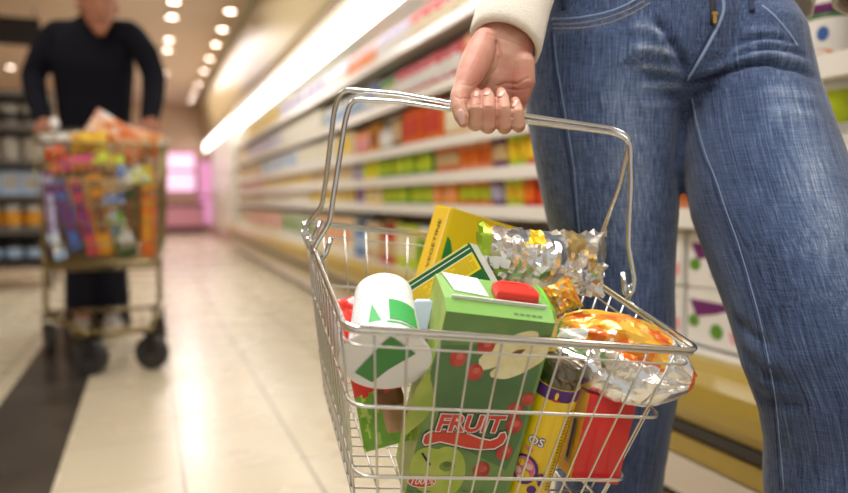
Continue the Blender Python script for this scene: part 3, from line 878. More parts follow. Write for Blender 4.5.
band(.50, 1.42, .016, .042, 1); band(.42, .62, .010, .0145, 1, 4); band(.62, 1.5, .0115, .0135, 1)
mb.add([cyl(1.62, .014), cyl(1.98, .014), cyl(1.90, .038)], [(0, 1, 2)], 1)
for i in range(7):
    band(2.1, 2.55-.03*i, .014+i*.005, .0148+i*.005, 2, 5)
band(.5, 2.5, .054, .0546, 2, 18); band(2.15, 2.5, .0085, .0098, 3, 5)
can_body = mb.build('can_body', [PAPER, GP, mat('grey_blue_print', (186, 194, 206), .5), mat('red_thin_print', (196, 92, 84), .5)], cn, smooth='auto', recalc=False)
ffr = (o, e1, e2, -ax)
mb = MB(); prf = [(CR*.86, .0012), (CR*1.0, .0), (CR*1.012, -.0012), (CR*.98, -.0022), (CR*.9, -.0018), (.0005, -.0016)]
mb.lathe(prf, o, (e1, e2, ax), 48, cap0=False, cap1=False)
for q in range(48, 96):
    mb.v[q+48] = mb.v[q+48]+(mb.v[q+48]-o).normalized()*(.0011*noise.noise(V((q*.9, 0, 3))))
g = [hit(ffr, x, y) for x, y in [(390.5, 334), (415.5, 351.5), (388, 367.5), (372, 380), (355, 370.5), (377.5, 346.5)]]
mb.poly(g, ffr, 1, .0026)
lid = mb.build('lid', [PAPER, mat('leaf_green_print', (58, 138, 62), .45)], cn, smooth='auto', recalc=False); lid['label'] = 'white end with a green pointed leaf shape'

# yellow flat box at the back
YEL = mat('yellow_card', (250, 218, 8), .4); YEL2 = mat('amber_card', (240, 200, 50), .42)
tl, eu, eh, ed, W1, H1 = frame3((452, 207.5, .80), (566, 243, .868), (408, 314, .795))
yb = thing('food_box', tl-eh*H1+eu*W1/2, 'flat yellow box leaning at the back of the basket, highest of the groceries', 'box')
mb = MB(); T1 = .046
mb.box(tl+eu*W1/2-eh*H1/2+ed*T1/2, (W1/2, H1/2, T1/2), (eu, eh, ed), 0, bev=.0012)
fr = (tl, eu, eh, -ed); fsx = (tl+ed*T1, -ed, eh, -eu)
mb.poly([(.002, -.002), (T1-.003, -.002), (T1-.003, -H1+.002), (.002, -H1+.002)], fsx, 1, .0005)
mb.poly([(T1-.006, -.002), (T1-.0015, -.002), (T1-.0015, -H1+.002), (T1-.006, -H1+.002)], fsx, 4, .0007)
mb.text('VEGETINE', .0115, (tl+ed*(T1*.42)-eh*.045, eh, ed, -eu), 2, .001, stretch=1.15)
mb.poly([hit(fr, *p) for p in [(447.5, 236), (450.5, 241), (452, 252), (449, 262), (440, 264), (443, 252)]], fr, 3, .0005)
mb.build('box_body', [YEL, YEL2, mat('dark_brown_print', (62, 52, 24), .5), mat('leaf_print', (36, 140, 66), .45), mat('pale_yellow_edge', (246, 214, 120), .45)], yb, recalc=False)

# green and yellow carton lying slantwise
tr_ = at(468, 242.5, .70); lf = at(372, 304, .735); dn = at(494, 285, .685)
eu = (lf-tr_).normalized(); eh = dn-tr_; eh = eh-eu*eh.dot(eu); eh.normalize(); ed = eu.cross(eh)
if ed.dot(fwd) < 0: ed = -ed
W2, H2, T2 = (lf-tr_).length, .064, .03
gb = thing('food_box.001', tr_+eu*W2/2+eh*H2+ed*T2, 'green box with a yellow text band lying slantwise behind the juice carton', 'box')
mb = MB(); mb.box(tr_+eu*W2/2+eh*H2/2+ed*T2/2, (W2/2, H2/2, T2/2), (eu, eh, ed), 0, bev=.0008)
fr = (tr_, eu, eh, -ed)


def strip(a, b, m, off=.0004, x0=.001, x1=None):
    mb.poly([(x0, a), (x1 or W2-.001, a), (x1 or W2-.001, b), (x0, b)], fr, m, off)


strip(.0003, .0022, 3); strip(.0022, .0055, 1, .0004); strip(.0055, .0064, 4, .0005); strip(.0064, .0105, 1); strip(.0105, .0112, 4)
strip(.0114, .0300, 2)
for i in range(7):
    for j in range(26):
        if random.random() < .85:
            x0 = .004+j*.0043; mb.poly([(x0, .0130+i*.0022), (x0+.003+random.random()*.001, .0130+i*.0022), (x0+.0034, .0138+i*.0022), (x0, .0138+i*.0022)], fr, 5, .0006)
strip(.0301, .0640, 1, .0003); mb.poly([(.012, .034), (.026, .034), (.026, .054), (.012, .054)], fr, 4, .0005)
for i in range(7):
    mb.poly([(.0133+i*.0016, .0355), (.0141+i*.0016, .0355), (.0141+i*.0016, .052), (.0133+i*.0016, .052)], fr, 6, .0007)
mb.poly([(0.002, .0005), (T2-.002, .0005), (T2-.002, H2-.001), (.002, H2-.001)], (tr_, ed, eh, -eu), 7, .0008)
mb.build('box_body', [mat('green_card', (44, 110, 52), .4), mat('deep_green_print', (34, 104, 50), .35), mat('yellow_print', (242, 214, 40), .4), mat('cream_edge', (216, 210, 130), .5), WHITE, mat('olive_text', (170, 140, 30), .5), mat('barcode_ink', (60, 66, 110), .5), mat('silver_card', (206, 206, 204), .3)], gb, recalc=False)


def bag(name, c, e1, e2, a, b, th, mats_, colour, seed, amp=.006, fq=40, stretch=(1, 1), N=30, M=18, parent=None, bow=0., seal=.0, puff=.6, taper=0., outline=None, ragged=.0):
    """a sealed film bag: puffed, creased, flattened to seals at both ends"""
    e1 = V(e1).normalized(); e2 = V(e2); e2 = (e2-e1*e2.dot(e1)).normalized(); e3 = e1.cross(e2)
    if e3.dot(fwd) > 0: e3 = -e3
    mb = MB(); idx = {}
    off = V((seed*3.1, seed*1.7, seed*.9))

    def crease(p):
        q = p*fq+off
        v = 0
        for k_, f_ in ((1, 1.), (2.1, .55), (4.3, .25)):
            v += (abs(noise.noise(q*k_+off))*2-.55)*f_
        return v
    for side in (1, -1):
        for i in range(N+1):
            for j in range(M+1):
                bd = i in (0, N) or j in (0, M)
                if side < 0 and bd:
                    idx[(side, i, j)] = idx[(1, i, j)]; continue
                s, t = 2*i/N-1, 2*j/M-1
                jit = V((random.uniform(-.4, .4)/N, random.uniform(-.4, .4)/M, 0)) if not bd else V((0, 0, 0))
                s += jit.x; t += jit.y
                w = max(0, 1-abs(s)**2.6)**puff*max(0, 1-abs(t)**2.6)**puff
                p = c+e1*(a*s)+e2*(b*t*(1-.10*(1-abs(s)**2))*(outline(s) if outline else 1-taper*s-.1*abs(taper)))
                cr = crease(V((a*s*stretch[0], b*t*stretch[1], side*.03)))
                edge = 0 if bd else 1
                p += e3*(side*(th*w+amp*cr*min(1, w*2.2))+amp*.5*noise.noise(V((a*s, b*t, 0))*fq*.7+off)+bow*s*s)
                if ragged and bd:
                    p += (e1*noise.noise(V((i*.7, j*.7, seed)))+e2*noise.noise(V((j*.9, i*.8, seed+5))))*ragged
                idx[(side, i, j)] = len(mb.v); mb.v.append(p)
        for i in range(N):
            for j in range(M):
                f = [idx[(side, i, j)], idx[(side, i+1, j)], idx[(side, i+1, j+1)], idx[(side, i, j+1)]]
                if side < 0: f = f[::-1]
                s, t = 2*(i+.5)/N-1, 2*(j+.5)/M-1
                m = colour(s, t, side)
                if (i+j) % 2:
                    mb.f += [(f[0], f[1], f[2]), (f[0], f[2], f[3])]
                else:
                    mb.f += [(f[0], f[1], f[3]), (f[1], f[2], f[3])]
                mb.m += [m, m]
    return mb


FOIL = mat('silver_foil', (236, 236, 234), .2, .92, bump=(60, .25, .006))
FOILY = mat('gold_foil', (206, 180, 124), .28, .8)
FOILD = mat('grey_foil', (196, 192, 182), .28, .8)
LIMEP = mat('lime_film', (150, 180, 50), .3, .4)
YELP = mat('yellow_film', (232, 200, 40), .25, .2)
ORP = mat('orange_film', (226, 140, 34), .25, .25, coat=.6, bump=(80, .3, .005))
ORY = mat('golden_film', (232, 178, 60), .25, .25, coat=.6, bump=(80, .3, .005))
ORD = mat('deep_orange_film', (222, 100, 30), .25, .15, coat=.6)
WHP = mat('white_film', (236, 232, 226), .25, .1, coat=.4)


def nv(s, t, k, f=2.):
    return noise.noise(V((s*f, t*f, k*7.3)))


# silver crisp bag
def c1(s, t, side):
    if s < -.78 and t > -.1+.5*nv(s, t, 1, 3): return 1 if nv(s, t, 1, 4) > .0 else 2
    if -.75 < s < -.5 and t < -.35 and nv(s, t, 2, 3) > .1: return 1
    if -.25 < s < -.0 and t > .5 and nv(s, t, 3, 3) > -.05: return 2
    if s > .35 and t > .4+.4*nv(s, t, 9, 3): return 3 if s < .6 else 4
    return 0


c = at(541, 261, .735)
sb = bag('b', c, rgt*1.0-upv*.06+fwd*.12, upv+rgt*.15, .070, .036, .024, None, c1, 3, amp=.0125, fq=17, N=30, M=17, ragged=.006, stretch=(1.5, .7), puff=.95).build('crisp_bag', [FOIL, LIMEP, YELP, FOILY, FOILD], loc=c, smooth='crisp')
tag(sb, 'crumpled silver foil snack bag with lime patches behind the red cap', 'bag')
# end fin of the silver bag, standing over the rim
c = at(592, 256, .745)


# orange and silver bag at the right
def c2(s, t, side):
    w = .12*nv(s, 0, 1, 3)
    if s > .95: return 3
    if s > .62+w: return 0
    if t > .72+w*2: return 2 if nv(s, t, 2, 3) < .15 else 1
    if t > -.02+w:
        n_ = nv(s, t, 3, 3.5)
        if s < -.2 and t < .3 and n_ > -.1: return 4
        return 2 if n_ > .05 else (3 if n_ < -.22 else 1)
    if -.12+w < t: return 3 if s > -.6 else 4
    return 0


c = at(624, 358, .668)
ob = bag('o', c, rgt*.93-upv*.30-fwd*.34, upv*.92+fwd*.42, .066, .047, .025, None, c2, 8, amp=.0066, fq=20, N=32, M=24, ragged=.002, puff=.55, outline=lambda q: 1-.5*max(0, -q)**2.2-.84*max(0, q)**2.4, stretch=(.75, 1.35)).build('snack_bag', [FOIL, ORP, ORY, ORD, WHP, FOILD, mat('cream_foil', (236, 226, 200), .3, .7)], loc=c, smooth='crisp')
tag(ob, 'orange and silver snack bag bulging at the right front of the basket', 'bag')


# leaning red and green packet under the can
def c3(s, t, side):
    # s runs up the packet, t across
    if s > -.34+.1*nv(s, t, 4, 3): return 0
    if t > -.25 and s > -.55 and nv(s, t, 1, 2.2) > -.15: return 2
    if t > .0 and -.85 < s < -.55: return 3
    if nv(s, t, 2, 5) > .34: return 4
    return 1


c = at(372, 368, .672)
pb = bag('p', c, at(352, 292, .70)-at(388, 442, .655), rgt, .074, .025, .013, None, c3, 5, amp=.0035, fq=30, N=44, M=22).build('snack_packet', [mat('red_film', (214, 50, 40), .3, coat=.4), mat('leaf_green_film', (112, 170, 40), .3, coat=.3), mat('brown_picture', (136, 92, 52), .4), mat('tan_picture', (196, 156, 120), .4), mat('pale_green_film', (176, 204, 90), .35)], loc=c, smooth='auto')
tag(pb, 'red and green packet wedged under the white can at the left', 'packet')


# small orange wrapper behind the red cap
def c4(s, t, side): return 1 if nv(s, t, 3, 4) > .1 else (2 if nv(s, t, 5, 5) > .2 else 0)


c = at(563, 297, .715)
wb = bag('w', c, rgt+upv*.5, upv-rgt*.5, .015, .018, .008, None, c4, 9, amp=.004, fq=50, N=9, M=9, ragged=.002).build('snack_packet.001', [ORP, ORY, FOILD], loc=c)
tag(wb, 'small orange wrapper between the red cap and the silver foil bag', 'packet')

# yellow tube with a purple top band
top = at(558.5, 380, .652); bot = at(525, 489, .686); axu = (top-bot).normalized(); TR = .0218; TLn = (top-bot).length
e1 = rgt-axu*rgt.dot(axu); e1.normalize(); e2 = axu.cross(e1)
if e2.dot(fwd) > 0: e2 = -e2
YT = mat('yellow_tube', (240, 206, 20), .3, coat=.4); PUR = mat('purple_print', (84, 34, 120), .35); PKP = mat('pink_print', (222, 120, 150), .35)
tb = thing('snack_tube', bot, 'yellow snack tube with purple top band between the juice carton and red pack', 'tube')
mb = MB(); mb.lathe([(TR*.95, 0), (TR, .003), (TR, TLn-.012), (TR, TLn-.0118), (TR*1.002, TLn-.001), (TR*.97, TLn)], bot, (e1, e2, axu), 36, ms=[0, 0, 0, 1, 1, 0])


def tc(x, y, off=.0005):
    a = pi/2-x/TR
    return bot+(e1*cos(a)+e2*sin(a))*(TR+off)+axu*y


def tfr(x0, y0): return lambda x, y, off: tc(x0+x, y0+y, off)


def tell(x0, y0, rx, ry, m, off, n=18):
    mb.add([tc(x0, y0, off)]+[tc(x0+rx*cos(2*pi*k/n), y0+ry*sin(2*pi*k/n), off) for k in range(n)], [(0, 1+k, 1+(k+1) % n) for k in range(n)], m)


for fat, m_, of in ((.0009, 1, .0006), (.0002, 2, .0008)):
    mb.text('OS', .0115, None, m_, of, fat=fat, fn=tfr(-.010, TLn-.056), shear=.1)
mb.text('tas', .0075, None, 3, .0007, fat=.0003, fn=tfr(-.014, TLn-.0655))
tell(-.013, TLn-.088, .0135, .0155, 1, .0006); tell(-.0135, TLn-.0875, .0108, .0125, 3, .0009)
for (x, y, r, m_) in ((-.017, -.082, .0036, 4), (-.009, -.083, .0036, 5), (-.018, -.091, .0036, 5), (-.0105, -.0915, .004, 4), (-.014, -.0975, .0034, 5)):
    tell(x, TLn+y, r, r, m_, .0012, 12)
for (x, y, r) in ((.0035, -.092, .0046), (-.001, -.106, .0045), (.0055, -.098, .003)):
    tell(x, TLn+y, r, r, 1, .0009, 14)
tell(.0028, TLn-.0905, .0014, .0014, 3, .0012, 10)
tell(-.004, TLn-.006, .0016, .004, 0, .0012, 8); tell(-.004, TLn-.0105, .004, .0014, 6, .0012, 8); tell(.012, TLn-.011, .004, .0016, 0, .0012, 8)
for i in range(26):
    y0 = TLn-.02-i*.0034
    for x0 in (.0125, .0185):
        w_ = random.uniform(.0025, .0048)
        mb.add([tc(x0, y0, .0006), tc(x0+w_, y0, .0006), tc(x0+w_, y0-.0011, .0006), tc(x0, y0-.0011, .0006)], [(0, 1, 2, 3)], 7)
mb.build('tube_body', [YT, PUR, WHITE, PKP, YELP, mat('pale_pink_print', (238, 190, 190), .4), mat('crimson_print', (190, 40, 50), .4), mat('dark_text', (96, 78, 20), .5)], tb, smooth='auto', recalc=False)
mb = MB(); pr = [(TR*.9, 0), (TR*.93, .003), (TR*.9, .008), (TR*.94, .012), (TR*.86, .018), (TR*.8, .021), (TR*.4, .022), (.0005, .022)]
mb.lathe(pr, top, (e1, e2, axu), 26)
for i in range(len(mb.v)):
    v = mb.v[i]; mb.v[i] = v+(v-top).normalized()*.0022*noise.noise(v*260)
o = mb.build('foil_seal', mat('dark_clear_wrap', (110, 104, 88), .18, .8), tb); o['label'] = 'dark crinkled clear wrap over the end'

# red and yellow pack
tl, eu, eh, ed, W3, H3 = frame3((590, 394, .655), (637, 401, .666), (586, 481, .664))
rp = thing('food_box.002', tl-eh*H3+eu*W3/2, 'small red pack with a yellow side beside the yellow tube', 'box')
mb = MB(); T3 = .034; n = 9
vs = []
for d in (0, T3):
    for j in range(n):
        for i in range(n):
            s, t = i/(n-1), j/(n-1); bl = .003*sin(pi*s)*sin(pi*t)*(-1 if d == 0 else 1)
            wob = .0012*noise.noise(V((s*4, t*4, d*90)))
            vs.append(tl+eu*(W3*s)-eh*(H3*t)+ed*(d+bl+wob))
o_ = n*n
fs = []; ms = []
for j in range(n-1):
    for i in range(n-1):
        q = (j*n+i, j*n+i+1, (j+1)*n+i+1, (j+1)*n+i); fs.append(q); ms.append(0); fs.append(tuple(o_+k for k in q[::-1])); ms.append(0)
for i in range(n-1):
    fs += [(i, o_+i, o_+i+1, i+1), ((n-1)*n+i, (n-1)*n+i+1, o_+(n-1)*n+i+1, o_+(n-1)*n+i)]; ms += [0, 0]
    fs += [(i*n, (i+1)*n, o_+(i+1)*n, o_+i*n), (i*n+n-1, o_+i*n+n-1, o_+(i+1)*n+n-1, (i+1)*n+n-1)]; ms += [1, 0]
b0 = len(mb.v); mb.v += vs; mb.f += [tuple(b0+k for k in q) for q in fs]; mb.m += ms
fsd = (tl, ed, eh, -eu)
mb.poly([(.010, -H3*.3), (.019, -H3*.3), (.019, -H3*.86), (.010, -H3*.86)], fsd, 2, .0012); mb.poly([(.0125, -H3*.36), (.0165, -H3*.34), (.0165, -H3*.8), (.0125, -H3*.82)], fsd, 3, .0016)
mb.build('pack_body', [mat('red_card', (206, 34, 34), .35, coat=.3), mat('mustard_card', (226, 172, 30), .4), mat('grey_panel', (150, 146, 130), .4), BLACK], rp, smooth='auto', recalc=False)

# little boxes glimpsed between the big ones
c = at(417, 331, .655); o = MB(); o.box(c, (.009, .014, .03), (rgt, fwd, (upv+rgt*.25).normalized()), 0, bev=.001)
o.poly([(-.008, -.02), (.008, -.02), (.008, .004), (-.008, .004)], (c-fwd*.014, rgt, (upv+rgt*.25).normalized(), -fwd), 1, .0005)
tag(o.build('food_box.003', [mat('pale_blue_card', (200, 216, 236), .4), mat('blue_print', (70, 120, 200), .4)], loc=c, recalc=False), 'small blue and white box squeezed between the white can and juice carton', 'box')
c = at(570, 352, .70); o = MB(); o.box(c, (.014, .016, .03), (rgt, fwd, (upv+rgt*.2).normalized()), 0, bev=.0015)
o.poly([(.004, -.025), (.0135, -.025), (.0135, .027), (.004, .02)], (c-fwd*.016, rgt, (upv+rgt*.2).normalized(), -fwd), 1, .0005)
tag(o.build('food_box.004', [mat('mint_card', (74, 168, 92), .4), mat('royal_blue_print', (28, 70, 170), .4)], loc=c, recalc=False), 'little green box with a blue stripe tucked behind the juice carton\'s right edge', 'box')


# ------------------------------------------------------------------ people
def head_chains(c, f, up, h=.235, wdt=.076):
    """skull, jaw, nose, ears, as limbs to be fused; c centre of head, f facing, up"""
    f = V(f).normalized(); up = V(up).normalized(); f = (f-up*f.dot(up)).normalized(); r = up.cross(f)
    k = h/.235
    ch = [[(c-up*.105*k+f*.052*k, .026*k, .03*k, r), (c-up*.075*k+f*.038*k, .048*k, .05*k, r), (c-up*.03*k+f*.018*k, .064*k, .078*k, r), (c+up*.02*k+f*.0*k, .074*k, .093*k, r), (c+up*.06*k-f*.006*k, .072*k, .09*k, r), (c+up*.09*k-f*.008*k, .056*k, .07*k, r), (c+up*.108*k-f*.01*k, .03*k, .038*k, r)]]
    ch.append([(c+up*.012*k+f*.088*k, .009*k, .009*k, r), (c-up*.012*k+f*.102*k, .012*k, .012*k, r), (c-up*.03*k+f*.104*k, .016*k, .012*k, r)])
    ch.append([(c-up*.052*k+f*.082*k-r*.02*k, .007*k, .008*k, up), (c-up*.052*k+f*.092*k, .009*k, .01*k, up), (c-up*.052*k+f*.082*k+r*.02*k, .007*k, .008*k, up)])
    for s in (-1, 1):
        ch.append([(c+up*.024*k+r*.077*k*s-f*.008*k, .008*k, .016*k, r), (c-up*.0*k+r*.08*k*s-f*.004*k, .009*k, .018*k, r), (c-up*.026*k+r*.075*k*s, .007*k, .01*k, r)])
        ch.append([(c+up*.03*k+f*.084*k+r*.018*k*s, .008*k, .008*k, up), (c+up*.033*k+f*.08*k+r*.04*k*s, .008*k, .009*k, up)])
    return ch


def hair_chains(c, f, up, k=1., long=0.):
    f = V(f).normalized(); up = V(up).normalized(); f = (f-up*f.dot(up)).normalized(); r = up.cross(f)
    ch = [[(c+up*.005*k-f*.03*k, .078*k, .075*k, r), (c+up*.05*k-f*.018*k, .081*k, .088*k, r), (c+up*.09*k-f*.012*k, .066*k, .078*k, r), (c+up*.118*k-f*.012*k, .036*k, .045*k, r)]]
    ch.append([(c+up*.075*k+f*.076*k-r*.045*k, .014*k, .018*k, up), (c+up*.092*k+f*.072*k, .018*k, .022*k, up), (c+up*.075*k+f*.076*k+r*.045*k, .014*k, .018*k, up)])
    if long:
        ch.append([(c-f*.05*k, .085*k, .06*k, r), (c-up*.1*k-f*.07*k, .09*k, .05*k, r), (c-up*(.1+long)*k-f*.075*k, .07*k, .03*k, r)])
    return ch


# ---- the woman with the basket
wo = thing('person', (.66, .78, 0), 'woman in blue jeans and cream knit sweater carrying a wire basket, face out of view', 'person')
A_hip = at(612, 40, .92)
legA = [(at(606, 55, .905), 85, .905, .095), (at(604, 100, .905), 80, .905, .092), (at(607, 150, .905), 73, .905, .086), (at(612, 210, .91), 65.5, .91, .077), (at(618, 270, .915), 56, .915, .068), (at(620, 330, .915), 53.5, .915, .064), (at(624, 385, .915), 53, .915, .062), (at(619, 420, .935), 51, .935, .06), (at(611, 460, .96), 52, .96, .063), (at(604, 520, 1.0), 52, 1.0, .065), (at(600, 580, 1.03), 52, 1.03, .064), (at(600, 632, 1.05), 56, 1.05, .07)]
legB = [(at(742, 50, .885), 56, .885, .092), (at(747, 100, .87), 64, .87, .09), (at(756, 150, .845), 72, .845, .088), (at(771, 200, .82), 78, .82, .085), (at(789, 250, .795), 78, .795, .08), (at(806, 300, .775), 77, .775, .075), (at(820, 345, .765), 78, .765, .071), (at(838, 390, .765), 77, .765, .069), (at(846, 430, .775), 78, .775, .069), (at(850, 480, .785), 83, .785, .073), (at(856, 540, .795), 83, .795, .073), (at(862, 620, .81), 82, .81, .072), (at(866, 700, .825), 84, .825, .075), (at(868, 745, .83), 88, .83, .08)]
pel = [(at(640, -78, .93), 112, .93, .088), (at(650, -40, .925), 122, .925, .096), (at(657, 0, .915), 123, .915, .100), (at(658, 30, .905), 128, .905, .103), (at(660, 55, .90), 128, .90, .102), (at(683, 74, .90), 60, .90, .10)]


def leg(ch, g=1.): return [(p, w*d/F*g, r*g, rgt) for p, w, d, r in ch]


def jeans_wear_shade(o):
    """fabric wash, folds pulled into the denim, and shade painted into those folds"""
    import numpy as np
    me = o.data; L = np.array(parent_loc(wo)); n = len(me.vertices)
    co = np.empty(n*3); me.vertices.foreach_get('co', co); co = co.reshape(-1, 3)
    nr = np.empty(n*3); me.vertices.foreach_get('normal', nr); nr = nr.reshape(-1, 3)
    P_ = co+L; q = P_-np.array(CAM); d = q@np.array(fwd); x = CX+F*(q@np.array(rgt))/d; y = CY-F*(q@np.array(upv))/d
    face = np.clip(-(nr@np.array(fwd)), 0, 1)
    wear_shade = np.zeros(n); fr_ = np.array(V((-.2, -1, 0)).normalized()); fc = np.clip(nr@fr_, 0, 1)
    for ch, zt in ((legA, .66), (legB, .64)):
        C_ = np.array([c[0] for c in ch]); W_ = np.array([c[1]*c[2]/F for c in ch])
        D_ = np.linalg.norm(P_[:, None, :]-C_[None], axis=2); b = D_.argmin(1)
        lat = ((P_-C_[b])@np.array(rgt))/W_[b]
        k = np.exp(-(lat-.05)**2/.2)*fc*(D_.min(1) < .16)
        wear_shade = np.maximum(wear_shade, .30*k*np.exp(-((P_[:, 2]-zt)/.13)**2)+.04*k)
    bump = np.zeros(n)
    # cloth coordinates: the weave's warp runs down each leg
    cloth = P_.copy(); side = None
    dmin = []
    for ch in (legA, legB):
        C_ = np.array([c[0] for c in ch]); o_ = C_[:, 2].argsort(); ax_ = np.stack([np.interp(P_[:, 2], C_[o_, 2], C_[o_, k]) for k in (0, 1)], 1)
        dmin.append((np.linalg.norm(P_[:, None, :]-C_[None], axis=2).min(1), ax_))
    useB = dmin[1][0] < dmin[0][0]
    ax_ = np.where(useB[:, None], dmin[1][1], dmin[0][1]); cloth[:, :2] -= ax_
    # (path, half width in px, depth in m, tone): depth < 0 is a fold drawn in and painted with its shade, > 0 a paler ridge
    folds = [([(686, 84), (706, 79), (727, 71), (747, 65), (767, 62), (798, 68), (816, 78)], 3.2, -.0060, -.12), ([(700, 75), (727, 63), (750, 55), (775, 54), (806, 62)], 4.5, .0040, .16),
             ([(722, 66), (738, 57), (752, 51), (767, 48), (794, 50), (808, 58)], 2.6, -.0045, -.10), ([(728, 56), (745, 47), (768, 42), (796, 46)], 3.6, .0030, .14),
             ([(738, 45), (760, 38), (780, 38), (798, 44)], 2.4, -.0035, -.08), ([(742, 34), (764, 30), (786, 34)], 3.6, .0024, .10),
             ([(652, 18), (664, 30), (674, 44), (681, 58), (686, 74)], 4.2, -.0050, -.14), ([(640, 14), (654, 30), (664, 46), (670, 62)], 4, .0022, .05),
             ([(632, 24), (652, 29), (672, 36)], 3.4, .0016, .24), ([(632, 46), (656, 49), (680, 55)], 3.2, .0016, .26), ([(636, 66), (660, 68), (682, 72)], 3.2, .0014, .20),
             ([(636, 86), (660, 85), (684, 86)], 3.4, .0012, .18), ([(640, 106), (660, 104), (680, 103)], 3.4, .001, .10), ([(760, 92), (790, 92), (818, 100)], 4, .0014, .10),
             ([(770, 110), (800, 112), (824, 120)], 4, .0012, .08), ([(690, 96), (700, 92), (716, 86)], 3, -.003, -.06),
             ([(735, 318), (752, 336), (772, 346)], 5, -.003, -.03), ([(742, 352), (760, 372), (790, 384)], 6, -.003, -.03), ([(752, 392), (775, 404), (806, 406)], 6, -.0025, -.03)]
    for pts, wd, dep, fade_shade in folds:
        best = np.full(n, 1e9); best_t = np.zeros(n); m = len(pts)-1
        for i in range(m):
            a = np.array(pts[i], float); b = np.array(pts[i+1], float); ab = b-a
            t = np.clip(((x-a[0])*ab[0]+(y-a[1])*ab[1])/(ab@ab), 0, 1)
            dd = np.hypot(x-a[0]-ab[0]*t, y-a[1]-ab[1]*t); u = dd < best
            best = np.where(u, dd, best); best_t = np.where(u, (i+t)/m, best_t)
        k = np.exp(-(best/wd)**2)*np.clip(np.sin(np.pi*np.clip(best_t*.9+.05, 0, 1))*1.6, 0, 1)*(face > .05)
        bump += dep*k*1.15; wear_shade += fade_shade*k*1.45
    nz_ = np.array([noise.noise(V((p[0]*15, p[1]*15, p[2]*7)))*.0022+noise.noise(V((p[0]*40, p[1]*40, p[2]*26)))*.0007 for p in P_])
    co = co+nr*(bump+nz_)[:, None]
    me.vertices.foreach_set('co', co.ravel())
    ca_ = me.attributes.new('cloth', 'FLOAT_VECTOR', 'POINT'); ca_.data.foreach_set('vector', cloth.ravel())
    at_ = me.attributes.new('wear_shade', 'FLOAT', 'POINT'); at_.data.foreach_set('value', wear_shade); me.update()


DENIM = denim_material()
jeans = fused('jeans', [leg(legA), leg(legB), [(p, w*d/F, r, rgt) for p, w, d, r in pel]], .0042, DENIM, wo, n=28, smooth_it=5, post=jeans_wear_shade)

# hand gripping the handle: palm to the front, fingers curled up over the wire, thumb down the outer side
P = at
hand = [
    [(P(535, -85, .822), .033, .031), (P(524, -45, .80), .030, .027), (P(510, 10, .785), .031, .023), (P(505, 38, .776), .0325, .0205), (P(502, 58, .775), .0345, .019), (P(499, 80, .778), .036, .017), (P(496, 101, .782), .0345, .0125), (P(495, 111, .782), .032, .010)],
    [(P(486, 40, .765), .0150, .014), (P(478, 57, .757), .0165, .0155), (P(470, 74, .748), .0150, .0140), (P(463, 88, .740), .0108, .0108), (P(459, 97, .733), .0098, .0098), (P(459.5, 108, .7275), .0088, .0088), (P(462, 118, .7245), .0078, .0075), (P(463.5, 123, .7245), .0056, .0055)],
    [(P(524, 62, .764), .012, .012), (P(524, 82, .764), .0125, .011), (P(521, 97, .770), .010, .009)],
    [(P(474, 103, .785), .0088, .0088), (P(474, 117, .768), .0085, .0085), (P(475, 124, .752), .0083, .0083), (P(475, 122.5, .7385), .0083, .0083), (P(475, 108, .7335), .0078, .0078), (P(476.5, 98, .739), .0070, .007), (P(477, 93, .745), .0055, .0055)],
    [(P(489, 104, .785), .0095, .0095), (P(488.5, 118, .768), .0092, .0092), (P(488, 126, .752), .0090, .0090), (P(488, 124, .7365), .0092, .0090), (P(488.5, 108, .7315), .0086, .0084), (P(488, 98, .738), .0074, .0072), (P(487, 92.5, .744), .0056, .0056)],
    [(P(504, 106, .785), .009, .009), (P(504.5, 119, .768), .0086, .0086), (P(504.5, 127, .752), .0083, .0083), (P(504.5, 125, .7385), .0082, .0082), (P(504, 109, .7345), .0079, .0078), (P(502.5, 98, .740), .0068, .0066), (P(501, 92, .746), .0054, .0054)],
    [(P(517, 108, .782), .008, .008), (P(518, 119, .768), .0076, .0076), (P(518.5, 126, .754), .0074, .0074), (P(518.5, 124, .742), .0074, .0074), (P(517.5, 112, .739), .0068, .0068), (P(516, 105, .744), .006, .006), (P(515, 101, .749), .005, .005)],
]
arm = [(P(640, -420, .93), .05, .05), (P(600, -330, .93), .047, .047), (P(566, -190, .88), .041, .041), (P(545, -110, .84), .038, .036), (P(524, -45, .80), .030, .027), (P(517, -22, .795), .0295, .026)]
larm = [(P(905, -420, .93), .05, .05), (P(935, -300, .93), .046, .046), (P(950, -170, .90), .041, .041), (P(905, -70, .87), .036, .034), (P(884, -15, .86), .028, .024), (P(880, 20, .86), .033, .02), (P(884, 48, .86), .032, .016)]
lf_ = []
for i in range(4):
    lf_.append([(P(872+i*9, 48, .86), .0085, .0085), (P(872+i*10, 78, .855), .008, .008), (P(874+i*10, 98-abs(i-1.4)*4, .845), .0068, .0068)])
lf_.append([(P(868, 22, .85), .013, .012), (P(860, 44, .84), .0095, .0095), (P(858, 62, .835), .0075, .0075)])
tors = [(P(655, -100, .93), .09, .06), (P(690, -140, .93), .12, .08), (P(730, -240, .93), .14, .095), (P(765, -340, .92), .155, .10), (P(775, -410, .92), .155, .075), (P(778, -450, .92), .06, .055), (P(779, -490, .91), .052, .052), (P(780, -525, .90), .05, .052)]
sh1 = [(P(640, -415, .925), .052, .055), (P(905, -415, .925), .052, .055)]
hc = P(781, -585, .885)
hf = V((-.35, -1, -.05))


def feet(ank, fdir):
    ank = V(ank); g = V((ank.x, ank.y, 0))
    return [(g-fdir*.05+V((0, 0, .04)), .032, .038), (g+fdir*.03+V((0, 0, .038)), .037, .034), (g+fdir*.10+V((0, 0, .028)), .043, .024), (g+fdir*.16+V((0, 0, .022)), .034, .018)]


